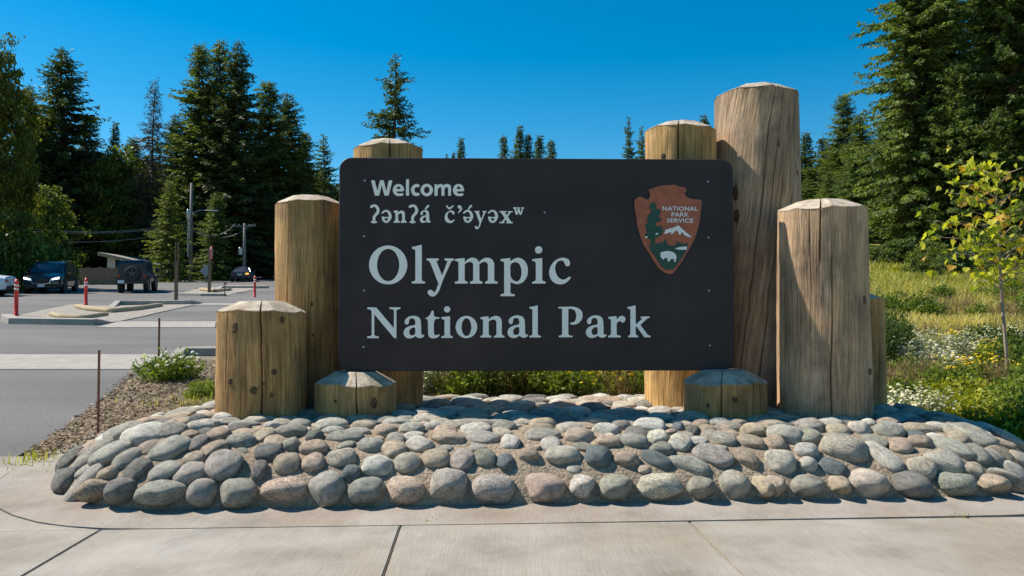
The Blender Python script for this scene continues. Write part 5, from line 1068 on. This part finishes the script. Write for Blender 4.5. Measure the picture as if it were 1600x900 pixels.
def plant(kind, px, py, s, label, group=None, Y=None, rise=0.0):
    q = gnd(px, py) if Y is None else Vector(((px - 800) / F_PX * Y, Y, hz((px - 800) / F_PX * Y, Y)))
    i = pcount.get(kind, 0); pcount[kind] = i + 1; me, fl = PK[kind][i % len(PK[kind])]
    e = empty({'yarrow': 'yarrow_plant', 'daisy': 'daisy_plant', 'gold': 'yellow_flower_plant', 'candy': 'white_flower_plant', 'dry': 'dry_plant'}.get(kind, 'leafy_plant'), (q.x, q.y, q.z - .04 + rise), label, 'plant', group, (px * 1.7) % 6.28, s)
    link('foliage', me, e)
    if fl: link('flowers', fl, e)['kind'] = 'stuff'
    return e
rp = random.Random(9)
# the strip seen beneath the panel
ks = ['dry', 'green', 'daisy', 'yarrow', 'green', 'daisy', 'dark', 'gold', 'dry', 'green', 'daisy', 'dry']
nm = {'dry': 'dry brown stemmed plant in the strip seen beneath the panel', 'green': 'plain green plant in the strip seen beneath the panel', 'daisy': 'yellow daisy clump in the strip seen beneath the panel', 'yarrow': 'pale yarrow clump in the strip seen beneath the panel', 'dark': 'dark green plant in the strip seen beneath the panel', 'gold': 'golden flowered clump in the strip seen beneath the panel'}
for row, Y in enumerate((9.2, 9.75, 10.4)):
    for i, px in enumerate(range(560 + row * 9, 1110, 34)):
        k = ks[(i * 5 + row * 3) % 12]; plant(k, px + rp.uniform(-8, 8), 0, rp.uniform(.95, 1.3) * (1.15 if k == 'dry' else 1), nm[k].replace('in the strip seen beneath the panel', zstrip(px)), 'plants in the strip beneath the panel', Y + rp.uniform(-.15, .15))
# the bed at the meadow end
gW, gY, gL = 'white yarrow in the flower bed', 'yellow flowers in the flower bed', 'lime ground cover along the mound'
for px, py in ((1432, 560), (1460, 552), (1490, 560), (1512, 553), (1446, 578), (1478, 590), (1420, 545), (1540, 548), (1408, 575), (1580, 545), (1600, 552)): plant('yarrow', px, py, 1.0, 'white yarrow clump of the main drift, ' + zone(px), gW)
for px, py in ((1400, 655), (1425, 660), (1450, 662), (1475, 658), (1438, 650), (1385, 650)): plant('yarrow', px, py, .72, 'low white yarrow clump right behind the mound edge', 'low white yarrow behind the mound')
for px, py in ((1488, 540), (1502, 545), (1548, 560), (1562, 558), (1494, 590), (1510, 598), (1586, 556), (1478, 588), (1535, 585), (1555, 592)): plant('gold', px, py, .9, 'yellow flowered clump among the yarrow, ' + zone(px), gY)
for px, py in ((1512, 622), (1540, 628), (1570, 634), (1500, 645), (1530, 655), (1558, 662), (1582, 660), (1490, 660), (1545, 676), (1512, 668), (1470, 634), (1452, 625), (1600, 640), (1575, 684), (1600, 690)): plant('lime', px, py, 1.0, 'yellow green ground cover beyond the mound, ' + zone(px), gL)
for px, py, s, lb in ((1594, 676, 1.0, 'full green shrub nearest the mound end at the picture edge'), (1616, 662, 1.1, 'tall full green shrub cut by the picture edge'), (1606, 640, 1.05, 'full green shrub right of the young maple foot'), (1645, 690, 1.1, 'full green shrub past the picture edge by the mound'), (1648, 640, 1.4, 'full green shrub past the picture edge by the maple')): plant('sage', px, py, s, lb, 'full green shrubs by the young maple')
for px, py, s in ((1526, 548, 1.0), (1545, 545, .9), (1600, 590, 1.2), (1595, 560, 1.1)): plant('dark', px, py, s, 'rounded dark shrub among the flowers near the young maple trunk', 'rounded dark shrubs in the bed')
for px, py, s in ((1382, 568, 1.0), (1394, 562, 1.05), (1372, 575, 1.1), (1404, 558, .9)): plant('spike', px, py, s, 'upright dark green shrub just past the low hidden post', 'upright dark shrubs by the posts')
for px, py in ((1388, 612), (1408, 618), (1430, 606), (1395, 630), (1378, 628), (1455, 606), (1540, 606), (1570, 612)): plant('dry', px, py, .95, 'dry brown plant between the posts and the yarrow', 'dry plants in the flower bed')
for px, py in ((1385, 640), (1415, 634), (1440, 618), (1470, 612), (1500, 615), (1520, 606), (1562, 600), (1590, 610), (1400, 600), (1430, 592), (1376, 600), (1580, 575), (1545, 570)): plant('green', px, py, .8, 'plain green herb between the flowers, ' + zone(px), 'green herbs filling the flower bed')
mw = random.Random(77)
for i in range(46):
    px, py = mw.uniform(1352, 1640), mw.uniform(418, 505); k = mw.choice(('green', 'lime', 'green', 'dry'))
    plant(k, px, py, mw.uniform(.9, 1.7), {'green': 'leafy green weed in the meadow grass', 'lime': 'low yellow green weed in the meadow grass', 'dry': 'dry seeding weed in the meadow grass'}[k] + ', ' + zone(px), 'weeds scattered over the meadow')
for px, py, s in ((1380, 535, 1.0), (1415, 530, 1.0), (1455, 533, 1.0), (1500, 530, .9), (1560, 535, 1.0), (1600, 535, 1.0)): plant('dry', px, py, s, 'dry grass tuft at the back edge of the flower bed', 'dry tufts behind the flower bed')
# by the path
plant('candy', 258, 594, 1.4, 'white flowered clump beside the rusty stake at the concrete crossing')
plant('candy', 278, 591, 1.3, 'white flowered clump next to the kerb end')
plant('lime', 312, 603, .42, 'small bright weed on the soil in front of the kerb')
plant('green', 306, 622, .45, 'low weed at the back of the mound by the short thick post')
plant('green', 330, 618, .5, 'low weed touching the short thick post')

# ================================================================== STREET THINGS
def stake(px, foot, top, label):
    q = gnd(px, foot); zt = at(px, top, q.y).z; mb = MB()
    mb.tube([(q.x, q.y, q.z - .1), (q.x, q.y, zt)], .0115 if px < 200 else .017, 8)
    o = mb.build('rusty_stake', M['rust']); tag(o, label, 'stake', 'rusty steel stakes')
stake(153, 676, 547, 'thin rusty stake standing beside the stone mound at the asphalt path')
stake(248, 566, 497, 'thin rusty stake behind the white flowered clump')

def delineator(px, foot, top, label, r_=.042):
    q = gnd(px, foot); h = at(px, top, q.y).z - q.z
    e = empty('delineator_post', (q.x, q.y, q.z), label, 'delineator', 'red delineator posts')
    mb = MB(); mb.lathe((0, 0, 0), [(r_ * 1.5, 0), (r_ * 1.5, .03), (r_, .05), (r_ * .95, h * .9), (r_ * 1.15, h * .91), (r_ * 1.15, h * .94), (r_ * .6, h * .95), (r_ * .55, h)], 16); mb.build('tube', M['red'], e, True)
    for z in (.70, .80):
        mb = MB(); mb.lathe((0, 0, 0), [(r_ + .003, h * z), (r_ + .003, h * (z + .055))], 16); mb.build('reflective_band', M['reflect'], e, True)
    return e
delineator(25, 494, 436, 'red delineator post on the kerb corner beside the silver car', .064)
delineator(134, 477, 434, 'red delineator post by the curved straw wattle in front of the black sport utility car', .064)
delineator(398, 464, 431, 'thin red delineator post in the road below the far dark sedan', .06)

def wattle(pts, rad, label):
    ps = [gnd(*p) for p in pts]; P_ = []
    for i in range(len(ps) - 1):
        for t in np.linspace(0, 1, 6, endpoint=False): P_.append(ps[i].lerp(ps[i + 1], t))
    P_.append(ps[-1]); n = len(P_); rnd = random.Random(n)
    P_ = [p + Vector((0, 0, rad * .75)) for p in P_]
    mb = MB(); mb.tube(P_, [rad * (.55 if i in (0, n - 1) else rnd.uniform(.9, 1.1)) for i in range(n)], 12)
    o = mb.build('straw_wattle', M['straw'], None, True); tag(o, label, 'straw wattle', 'curved straw wattles on the gravel islands')
wattle([(118, 481), (140, 486), (175, 489), (215, 485), (253, 479)], .095, 'longer curved straw wattle on the near gravel island behind the red post')
wattle([(78, 493), (95, 498), (130, 499), (168, 493)], .08, 'shorter curved straw wattle close to the kerb of the near gravel island')
wattle([(312, 453.5), (335, 457), (361, 454)], .11, 'straw wattle on the far gravel island by the edge-on sign post')

def far_post(px, foot, top, label, rad=.055):
    q = gnd(px, foot); zt = at(px, top, q.y).z; return q, zt
q, zt = far_post(275, 475, 378, '')
e = empty('split_post', (q.x, q.y, q.z), 'tall brown wooden post split in two at the top, standing on the near gravel island', 'post')
mb = MB(); hh = zt - q.z; mb.box((0, 0, hh * .32), (.115, .10, hh * .76 - .12)); mb.build('shaft', M['brown_post'], e)
for sx in (-.07, .07): mb = MB(); mb.box((sx * .8 + .01, 0, hh * .82), (.04, .06, hh * .36)); mb.build('prong', M['brown_post'], e)
q, zt = far_post(327, 457, 386, '')
e = empty('sign_post', (q.x, q.y, q.z), 'brown wooden post with a faded red sign seen edge-on', 'road sign'); hh = zt - q.z
mb = MB(); mb.box((0, 0, hh * .47), (.14, .14, hh)); mb.build('post', M['brown_post'], e)
mb = MB(); pts = [(.035 * s, .38 * math.cos(R(22.5 + 45 * k)), hh * .88 + .38 * math.sin(R(22.5 + 45 * k))) for s in (-1, 1) for k in range(8)]
mb.add(pts, [tuple(range(7, -1, -1)), tuple(range(8, 16))] + [(k, (k + 1) % 8, 8 + (k + 1) % 8, 8 + k) for k in range(8)]); s = mb.build('sign_plate', M['pink'], e); s.rotation_euler.z = R(14); s.location.x = .09
q = gnd(351, 463); mb = MB(); mb.tube([q, q + Vector((0, 0, .72))], .022, 6); o = mb.build('survey_stake', M['brown_post']); tag(o, 'thin survey stake with a pink ribbon on the far gravel island', 'stake')
mb = MB(); mb.box((.03, 0, .66), (.16, .03, .12)); r_ = mb.build('ribbon', M['pink'], None); r_.parent = o; r_.location = q
# diamond sign seen from behind
Y = 70; p = at(322, 423, Y); gz = hz(p.x, Y)
e = empty('diamond_sign', (p.x, Y, gz), 'grey diamond road sign seen from behind, beyond the edge-on sign', 'road sign')
mb = MB(); mb.box((0, 0, (p.z - gz) * .5), (.08, .08, p.z - gz + .3)); mb.build('post', M['pole'], e)
mb = MB(); a = .56; pts = [(x, y, p.z - gz + z) for y in (-.08, -.05) for x, z in ((0, -a), (a, 0), (0, a), (-a, 0))]; mb.add(pts, [(0, 1, 2, 3), (7, 6, 5, 4), (0, 4, 5, 1), (1, 5, 6, 2), (2, 6, 7, 3), (3, 7, 4, 0)]); mb.build('sign_plate', M['sign_back'], e)

# utility poles, street light, cables
def pole(px, top, Y, label, arm):
    x = (px - 800) / F_PX * Y; zb = hz(x, Y); h = at(px, top, Y).z - zb
    e = empty('utility_pole', (x, Y, zb), label, 'utility pole', 'utility poles along the road')
    mb = MB(); mb.tube([(0, 0, -.2), (0, 0, h)], [.2, .13], 12); mb.build('shaft', M['pole'], e, True)
    if arm:
        mb = MB(); mb.box((0, -.16, h - .3), (2.4, .1, .12)); mb.build('crossarm', M['pole'], e)
        for k in (-1.1, -.5, .5, 1.1): mb = MB(); mb.lathe((k, -.16, h - .24), [(.05, 0), (.05, .1), (.03, .16)], 8); mb.build('insulator', M['sign_back'], e)
        mb = MB(); mb.lathe((-.36, -.1, h * .45), [(.2, 0), (.22, .04), (.22, .7), (.18, .76)], 12); mb.build('transformer', M['steel'], e)
    return e, x, zb, h
e1, x1, z1, h1 = pole(297, 286, 78, 'utility pole with a street light arm beside the light cedar', False)
mb = MB(); mb.tube([(.1, -.1, h1 * .69), (1.0, -.25, h1 * .72), (2.2, -.3, h1 * .715)], .04, 6); arm = mb.build('lamp_arm', M['steel'], e1)
mb = MB(); mb.box((2.55, -.3, h1 * .712), (.8, .28, .13), 0, .7); mb.build('lamp_head', M['steel'], arm, bevel=.03)
mb = MB(); mb.lathe((-.24, -.12, h1 * .62), [(.13, 0), (.15, .05), (.15, 1.0), (.12, 1.08)], 12); mb.build('transformer', M['steel'], e1, True)
mb = MB(); mb.tube([(-.2, -.18, h1 * .24), (-.2, -.18, h1 * .62)], .07, 8); mb.build('conduit', M['steel'], e1)
e2, x2, z2, h2 = pole(381, 349, 78.5, 'farther utility pole with a crossarm above the far dark sedan', True)
def cable(a, b, sag, label, rad=.022):
    a, b = Vector(a), Vector(b); P_ = []
    for i in range(25): t = i / 24; p = a.lerp(b, t); p.z -= 4 * sag * t * (1 - t); P_.append(p)
    mb = MB(); mb.tube(P_, rad, 5); o = mb.build('overhead_cable', M['cable']); tag(o, label, 'cable', 'cables strung between the utility poles')
for (py0, py1, sg) in ((295, 344, 1.9), (322, 350, 1.3), (332, 358, 1.6)):
    a = at(-230, py0, 48); b = at(297, py1, 77.9); cable(a, b, sg, {295: 'uppermost sagging cable crossing the dark trees to the street light pole', 322: 'middle sagging cable crossing the dark trees to the street light pole', 332: 'lowest sagging cable crossing the dark trees to the street light pole'}[py0])
for k, py in ((-.9, 350), (.9, 356)): cable(at(297, py, 78), (x2 + k, 78.3, z2 + h2 - .1), 1.2, 'cable running from the street light pole to the ' + ('near' if k < 0 else 'far') + ' end of the crossarm', .02)

# traffic cone by the verge
q = gnd(286, 436); e = empty('traffic_cone', (q.x, q.y, q.z), 'small orange and white traffic cone at the far road edge', 'traffic cone')
mb = MB(); mb.box((0, 0, .03), (.5, .5, .06)); mb.lathe((0, 0, .06), [(.2, 0), (.05, .95)], 12); mb.build('cone', M['amber'] if False else M['red'], e); mb = MB(); mb.lathe((0, 0, .06), [(.14, .42), (.1, .66)], 12); mb.build('reflective_band', M['white'], e)

# house and board fence
Y = 76; xl, xr = at(160, 400, Y).x, at(228, 410, Y).x; zg = hz(xl, Y)
h = empty('house', ((xl + xr) / 2, Y + 3, zg), 'pale grey low house with a shallow roof behind the board fence', 'house'); Wd = xr - xl
ze = at(228, 411, Y).z - zg; zr = at(160, 396, Y).z - zg
v = [(-Wd / 2 + .5, -3, 0), (Wd / 2 - .1, -3, 0), (Wd / 2 - .1, -3, ze - .25), (-Wd / 2 + .5, -3, zr - .3), (-Wd / 2 + .5, 4, 0), (Wd / 2 - .1, 4, 0), (Wd / 2 - .1, 4, ze - .25), (-Wd / 2 + .5, 4, zr - .3)]
mk('wall', v, [(0, 1, 2, 3), (7, 6, 5, 4), (0, 4, 5, 1), (1, 5, 6, 2), (2, 6, 7, 3), (3, 7, 4, 0)], M['house_wall'], h)
def roofslab(name, y0, y1, x0, x1, z0, z1, th, m):
    v = [(x0, y0, z0), (x1, y0, z1), (x1, y1, z1), (x0, y1, z0)]; v += [(a, b, c - th) for a, b, c in v]
    return mk(name, v, [(0, 1, 2, 3), (7, 6, 5, 4), (0, 4, 5, 1), (1, 5, 6, 2), (2, 6, 7, 3), (3, 7, 4, 0)], m, h)
roofslab('roof', -3.7, 4.6, -Wd / 2 - .1, Wd / 2 + .5, zr + .1, ze - .05, .14, M['roof'])
roofslab('fascia', -3.76, -3.70, -Wd / 2 - .1, Wd / 2 + .5, zr - .02, ze - .17, .22, M['fascia'])
wx = at(187, 410, Y).x - h.location.x; wz = at(187, 412, Y).z - zg
fr = MB(); fr.box((wx, -3.03, wz), (.95, .08, 1.15)); fo = fr.build('window', M['white'], h); gl_ = MB(); gl_.box((wx, -3.075, wz), (.8, .03, 1.0)); gl_.build('pane', M['glass'], fo)
fn = empty('board_fence', (at(125, 440, 62).x, 62, hz(0, 62)), 'brown board fence in shade between the black cars, in front of the house', 'fence')
mb = MB(); mb.box((0, 0, .66), (.196, .03, 1.42)); b0 = mb.build('board', M['fence'], fn); bd = b0.data; bpy.data.objects.remove(b0)
x0 = fn.location.x; n_ = int((at(192, 440, 62).x - x0) / .2); rb = random.Random(4)
for i in range(n_):
    o = link('board', bd, fn); o.location = (i * .2, i * .035 + rb.uniform(-.01, .01), rb.uniform(-.05, .05) + .03); o.rotation_euler.z = .17
mb = MB(); mb.tube([(0, .06, .45), (n_ * .2, n_ * .035 + .06, .45)], .04, 4); mb.build('rail', M['fence'], fn); mb = MB(); mb.tube([(0, .06, 1.15), (n_ * .2, n_ * .035 + .06, 1.15)], .04, 4); mb.build('rail', M['fence'], fn)

# ================================================================== CARS
def car(name, label, px, Y, heading, paint, st, wheels, wr, belt_off=.0, body_mat=None):
    """st: stations rear to front (x, half width, sill z, belt z, half roof width, top z). x forward."""
    x = (px - 800) / F_PX * Y; root = empty(name, (x, Y, hz(x, Y) - .01), label, 'car', None, heading)
    slope = (hz(x, Y + 1) - hz(x, Y - 1)) / 2
    root.rotation_euler = (math.atan(slope) * math.cos(heading), -math.atan(slope) * math.sin(heading), heading)
    v, f = [], []
    for (sx, w, zs, zbelt, wr_, zt) in st:
        half = [(w * .86, zs), (w * .97, zs + .06), (w, zs + (zbelt - zs) * .45), (w * .985, zbelt - .08), (w * .95, zbelt), (wr_ + .03, zt - .07), (wr_ - .06, zt - .012), (wr_ * .5, zt + .012)]
        ring = [(sx, -a, b) for a, b in half] + [(sx, 0, zt + .02)] + [(sx, a, b) for a, b in reversed(half)]
        v += ring
    k = 17
    for i in range(len(st) - 1):
        for j in range(k - 1): f.append((i * k + j, i * k + j + 1, (i + 1) * k + j + 1, (i + 1) * k + j))
        f.append((i * k + k - 1, i * k, (i + 1) * k, (i + 1) * k + k - 1))
    f += [tuple(range(k - 1, -1, -1)), tuple(range((len(st) - 1) * k, len(st) * k))]
    o = mk('body', v, f, M[paint], root)
    bm = bmesh.new(); bm.from_mesh(o.data); bmesh.ops.recalc_face_normals(bm, faces=list(bm.faces)); bm.to_mesh(o.data); bm.free(); o.data.shade_smooth()
    md = o.modifiers.new('edges', 'EDGE_SPLIT'); md.split_angle = R(32)
    for wx in wheels:
        for s in (-1, 1):
            hw = max(q[1] for q in st)
            mb = MB(); mb.lathe((wx, s * (hw - .12), wr), [(wr * .72, -.12), (wr * .95, -.12), (wr, -.08), (wr, .08), (wr * .95, .12), (wr * .72, .12)], 22, 'y'); t = mb.build('wheel', M['tyre'], root, True)
            mb = MB(); mb.lathe((wx, s * (hw - .115 + s * 0), wr), [(wr * .7, -.09), (wr * .72, -.06), (wr * .72, .06), (wr * .7, .09)], 18, 'y')
            for q in range(5): a = 6.283 * q / 5; mb.box((wx + math.cos(a) * wr * .36, s * (hw - .018), wr + math.sin(a) * wr * .36), (wr * .16, .02, wr * .16))
            mb.build('rim', M['rim'], t)
            mb = MB(); mb.lathe((wx, s * (hw - .03), wr + .015), [(wr * 1.2, -.05), (wr * 1.2, .045), (wr * 1.08, .045)], 22, 'y'); mb.build('wheel_arch', M['trim'], root)
    return root
def panel_quad(root, name, pts, m, off=.012):
    a, b, c, d = [Vector(p) for p in pts]; n = (b - a).cross(d - a).normalized()
    ctr = (a + b + c + d) / 4
    if n.dot(ctr - Vector((ctr.x * .5, 0, .6))) < 0: n = -n
    vv = [p + n * off for p in (a, b, c, d)] + [p - n * .02 for p in (a, b, c, d)]
    o = mk(name, vv, [(0, 1, 2, 3), (7, 6, 5, 4), (0, 4, 5, 1), (1, 5, 6, 2), (2, 6, 7, 3), (3, 7, 4, 0)], M[m], root)
    bm = bmesh.new(); bm.from_mesh(o.data); bmesh.ops.recalc_face_normals(bm, faces=list(bm.faces)); bm.to_mesh(o.data); bm.free()
    return o
def bx(root, name, c, d, m, bev=.02):
    mb = MB(); mb.box(c, d); return mb.build(name, M[m], root, bevel=bev)

# black sport utility car facing us
st = [(-2.45, .80, .40, .95, .62, 1.00), (-2.40, .93, .33, 1.02, .70, 1.30), (-2.1, .97, .30, 1.04, .70, 1.70), (-1.2, .98, .28, 1.03, .71, 1.78), (0, .98, .28, 1.02, .71, 1.79), (.62, .98, .28, 1.01, .68, 1.73), (.85, .98, .28, 1.01, .70, 1.60), (1.35, .98, .28, 1.02, .80, 1.16), (1.5, .98, .28, 1.02, .84, 1.10), (2.15, .95, .28, .98, .82, 1.03), (2.42, .90, .28, .88, .74, .92), (2.5, .84, .34, .74, .66, .78)]
A = R(-71); suv = car('sport_utility_car', 'black sport utility car driving towards us with its headlights on, V shaped chrome grille', 82, 44.5, A, 'car_black', st, (-1.45, 1.5), .38)
panel_quad(suv, 'windscreen', [(1.36, -.82, 1.14), (1.36, .82, 1.14), (.72, .66, 1.66), (.72, -.66, 1.66)], 'glass', .03)
for s in (-1, 1):
    panel_quad(suv, 'side_window', [(1.15, s * .925, 1.08), (.1, s * .935, 1.08), (.1, s * .755, 1.66), (.72, s * .745, 1.62)], 'glass', .03)
    panel_quad(suv, 'side_window', [(.02, s * .935, 1.08), (-1.0, s * .935, 1.09), (-1.0, s * .755, 1.66), (.02, s * .755, 1.66)], 'glass', .03)
    panel_quad(suv, 'side_window', [(-1.1, s * .935, 1.09), (-1.95, s * .91, 1.13), (-1.85, s * .76, 1.6), (-1.1, s * .755, 1.66)], 'glass', .03)
    panel_quad(suv, 'headlight', [(2.44, s * .86, .80), (2.5, s * .52, .74), (2.5, s * .52, .82), (2.40, s * .86, .92)], 'lamp', .03)
    bx(suv, 'mirror', (.95, s * 1.08, 1.12), (.16, .22, .16), 'car_black', .03)
    mb = MB(); mb.tube([(2.53, s * .50, .84), (2.56, s * .40, .56), (2.56, 0, .53)], .035, 6); mb.build('grille_trim', M['chrome'], suv)
    mb = MB(); mb.tube([(-1.9, s * .66, 1.82), (.4, s * .66, 1.82)], .022, 6); mb.build('roof_rail', M['chrome'], suv)
bx(suv, 'grille', (2.505, 0, .69), (.06, .84, .26), 'trim'); bx(suv, 'bumper', (2.45, 0, .42), (.22, 1.7, .22), 'trim', .05); bx(suv, 'number_plate', (2.575, 0, .46), (.02, .34, .17), 'plate', .004)

# black off-road car seen from behind
st = [(-2.0, .72, .62, 1.12, .66, 1.74), (-1.96, .76, .58, 1.14, .69, 1.82), (-.9, .77, .55, 1.14, .69, 1.86), (.25, .77, .55, 1.14, .68, 1.86), (.33, .77, .55, 1.14, .67, 1.80), (.62, .77, .55, 1.15, .70, 1.22), (.7, .77, .55, 1.14, .70, 1.19), (1.85, .66, .55, 1.10, .58, 1.14), (1.95, .60, .55, 1.08, .54, 1.1)]
A = R(107); jp = car('off_road_car', 'black boxy off road car seen from behind with a spare wheel on its tailgate', 216, 45.0, A, 'car_sky_tint', st, (-1.35, 1.4), .41)
panel_quad(jp, 'rear_window', [(-2.0, -.56, 1.22), (-2.0, .56, 1.22), (-1.99, .56, 1.66), (-1.99, -.56, 1.66)], 'glass', .015)
for s in (-1, 1):
    panel_quad(jp, 'side_window', [(.30, s * .735, 1.2), (-.55, s * .735, 1.2), (-.55, s * .71, 1.7), (.18, s * .71, 1.7)], 'glass', .02)
    panel_quad(jp, 'side_window', [(-.65, s * .735, 1.2), (-1.8, s * .735, 1.2), (-1.8, s * .71, 1.68), (-.65, s * .71, 1.7)], 'glass', .02)
    bx(jp, 'fender_flare', (-1.35, s * .86, .86), (1.02, .24, .10), 'trim', .03); bx(jp, 'fender_flare', (1.4, s * .83, .88), (1.06, .34, .10), 'trim', .03)
    bx(jp, 'tail_lamp', (-2.02, s * .66, .98), (.05, .14, .2), 'tail', .01); bx(jp, 'mirror', (.5, s * .98, 1.25), (.10, .22, .24), 'trim', .02)
bx(jp, 'bumper', (-2.12, 0, .62), (.24, 1.66, .2), 'trim', .03)
mb = MB(); mb.lathe((-2.16, -.05, 1.1), [(.27, -.12), (.38, -.12), (.41, -.08), (.41, .08), (.38, .12), (.27, .12)], 26, 'x'); sp = mb.build('spare_wheel', M['tyre'], jp, True)
mb = MB(); mb.lathe((-2.2, -.05, 1.1), [(.29, -.06), (.29, .06)], 22, 'x'); 
for q in range(5):
    a_ = 6.283 * q / 5 + .3
    mb.tube([(-2.27, -.05, 1.1), (-2.27, -.05 + .26 * math.cos(a_), 1.1 + .26 * math.sin(a_))], [.05, .03], 5)
mb.lathe((-2.28, -.05, 1.1), [(.07, -.02), (.05, .02)], 10, 'x'); mb.build('rim', M['trim_grey'], sp)
mb = MB(); mb.tube([(-2.285, -.05 + .33 * math.cos(6.283 * k / 24), 1.1 + .33 * math.sin(6.283 * k / 24)) for k in range(25)], .016, 5); mb.build('highlight_ring', M['trim_grey'], sp)  # grey ring added as a highlight round the spare tyre
bx(jp, 'number_plate', (-2.25, .52, .64), (.02, .33, .17), 'plate', .004)

# sedans
def sedan(label, px, Y, A, paint, lit=None):
    st = [(-2.3, .74, .42, .86, .64, .92), (-2.24, .84, .34, .92, .72, 1.0), (-1.75, .89, .28, .95, .72, 1.06), (-1.55, .90, .28, .95, .68, 1.10), (-.75, .91, .26, .95, .56, 1.40), (0, .91, .26, .94, .57, 1.44), (.35, .91, .26, .93, .56, 1.40), (1.15, .91, .26, .93, .72, 1.0), (1.3, .90, .26, .92, .76, .97), (2.05, .85, .28, .84, .70, .86), (2.3, .72, .34, .66, .58, .70)]
    c = car('sedan_car', label, px, Y, A, paint, st, (-1.4, 1.45), .33)
    panel_quad(c, 'windscreen', [(1.12, -.72, .99), (1.12, .72, .99), (.42, .55, 1.36), (.42, -.55, 1.36)], 'glass', .03)
    panel_quad(c, 'rear_window', [(-1.52, -.66, 1.06), (-1.52, .66, 1.06), (-.84, .54, 1.36), (-.84, -.54, 1.36)], 'glass', .03)
    for s in (-1, 1):
        panel_quad(c, 'side_window', [(1.0, s * .835, .97), (-.05, s * .86, .99), (-.05, s * .63, 1.37), (.38, s * .63, 1.34)], 'glass', .035)
        panel_quad(c, 'side_window', [(-.12, s * .86, .99), (-1.3, s * .83, 1.0), (-.78, s * .63, 1.34), (-.12, s * .63, 1.37)], 'glass', .035)
        bx(c, 'tail_lamp', (-2.27, s * .66, .80), (.08, .3, .15), 'amber' if lit == s else 'tail', .02); bx(c, 'headlight', (2.2, s * .62, .70), (.16, .3, .12), 'plate', .03); bx(c, 'mirror', (.85, s * .98, 1.0), (.14, .18, .12), paint, .03)
    bx(c, 'number_plate', (-2.32, 0, .72), (.02, .4, .15), 'plate', .004); bx(c, 'bumper', (-2.26, 0, .44), (.2, 1.5, .2), 'trim', .05)
    return c
sedan('silver white sedan cut off by the picture edge, beside the red post', -62, 38.5, R(196), 'car_silver')
sedan('far dark sedan driving away with its amber indicator lit', 380, 75.5, R(101), 'car_blue', -1)
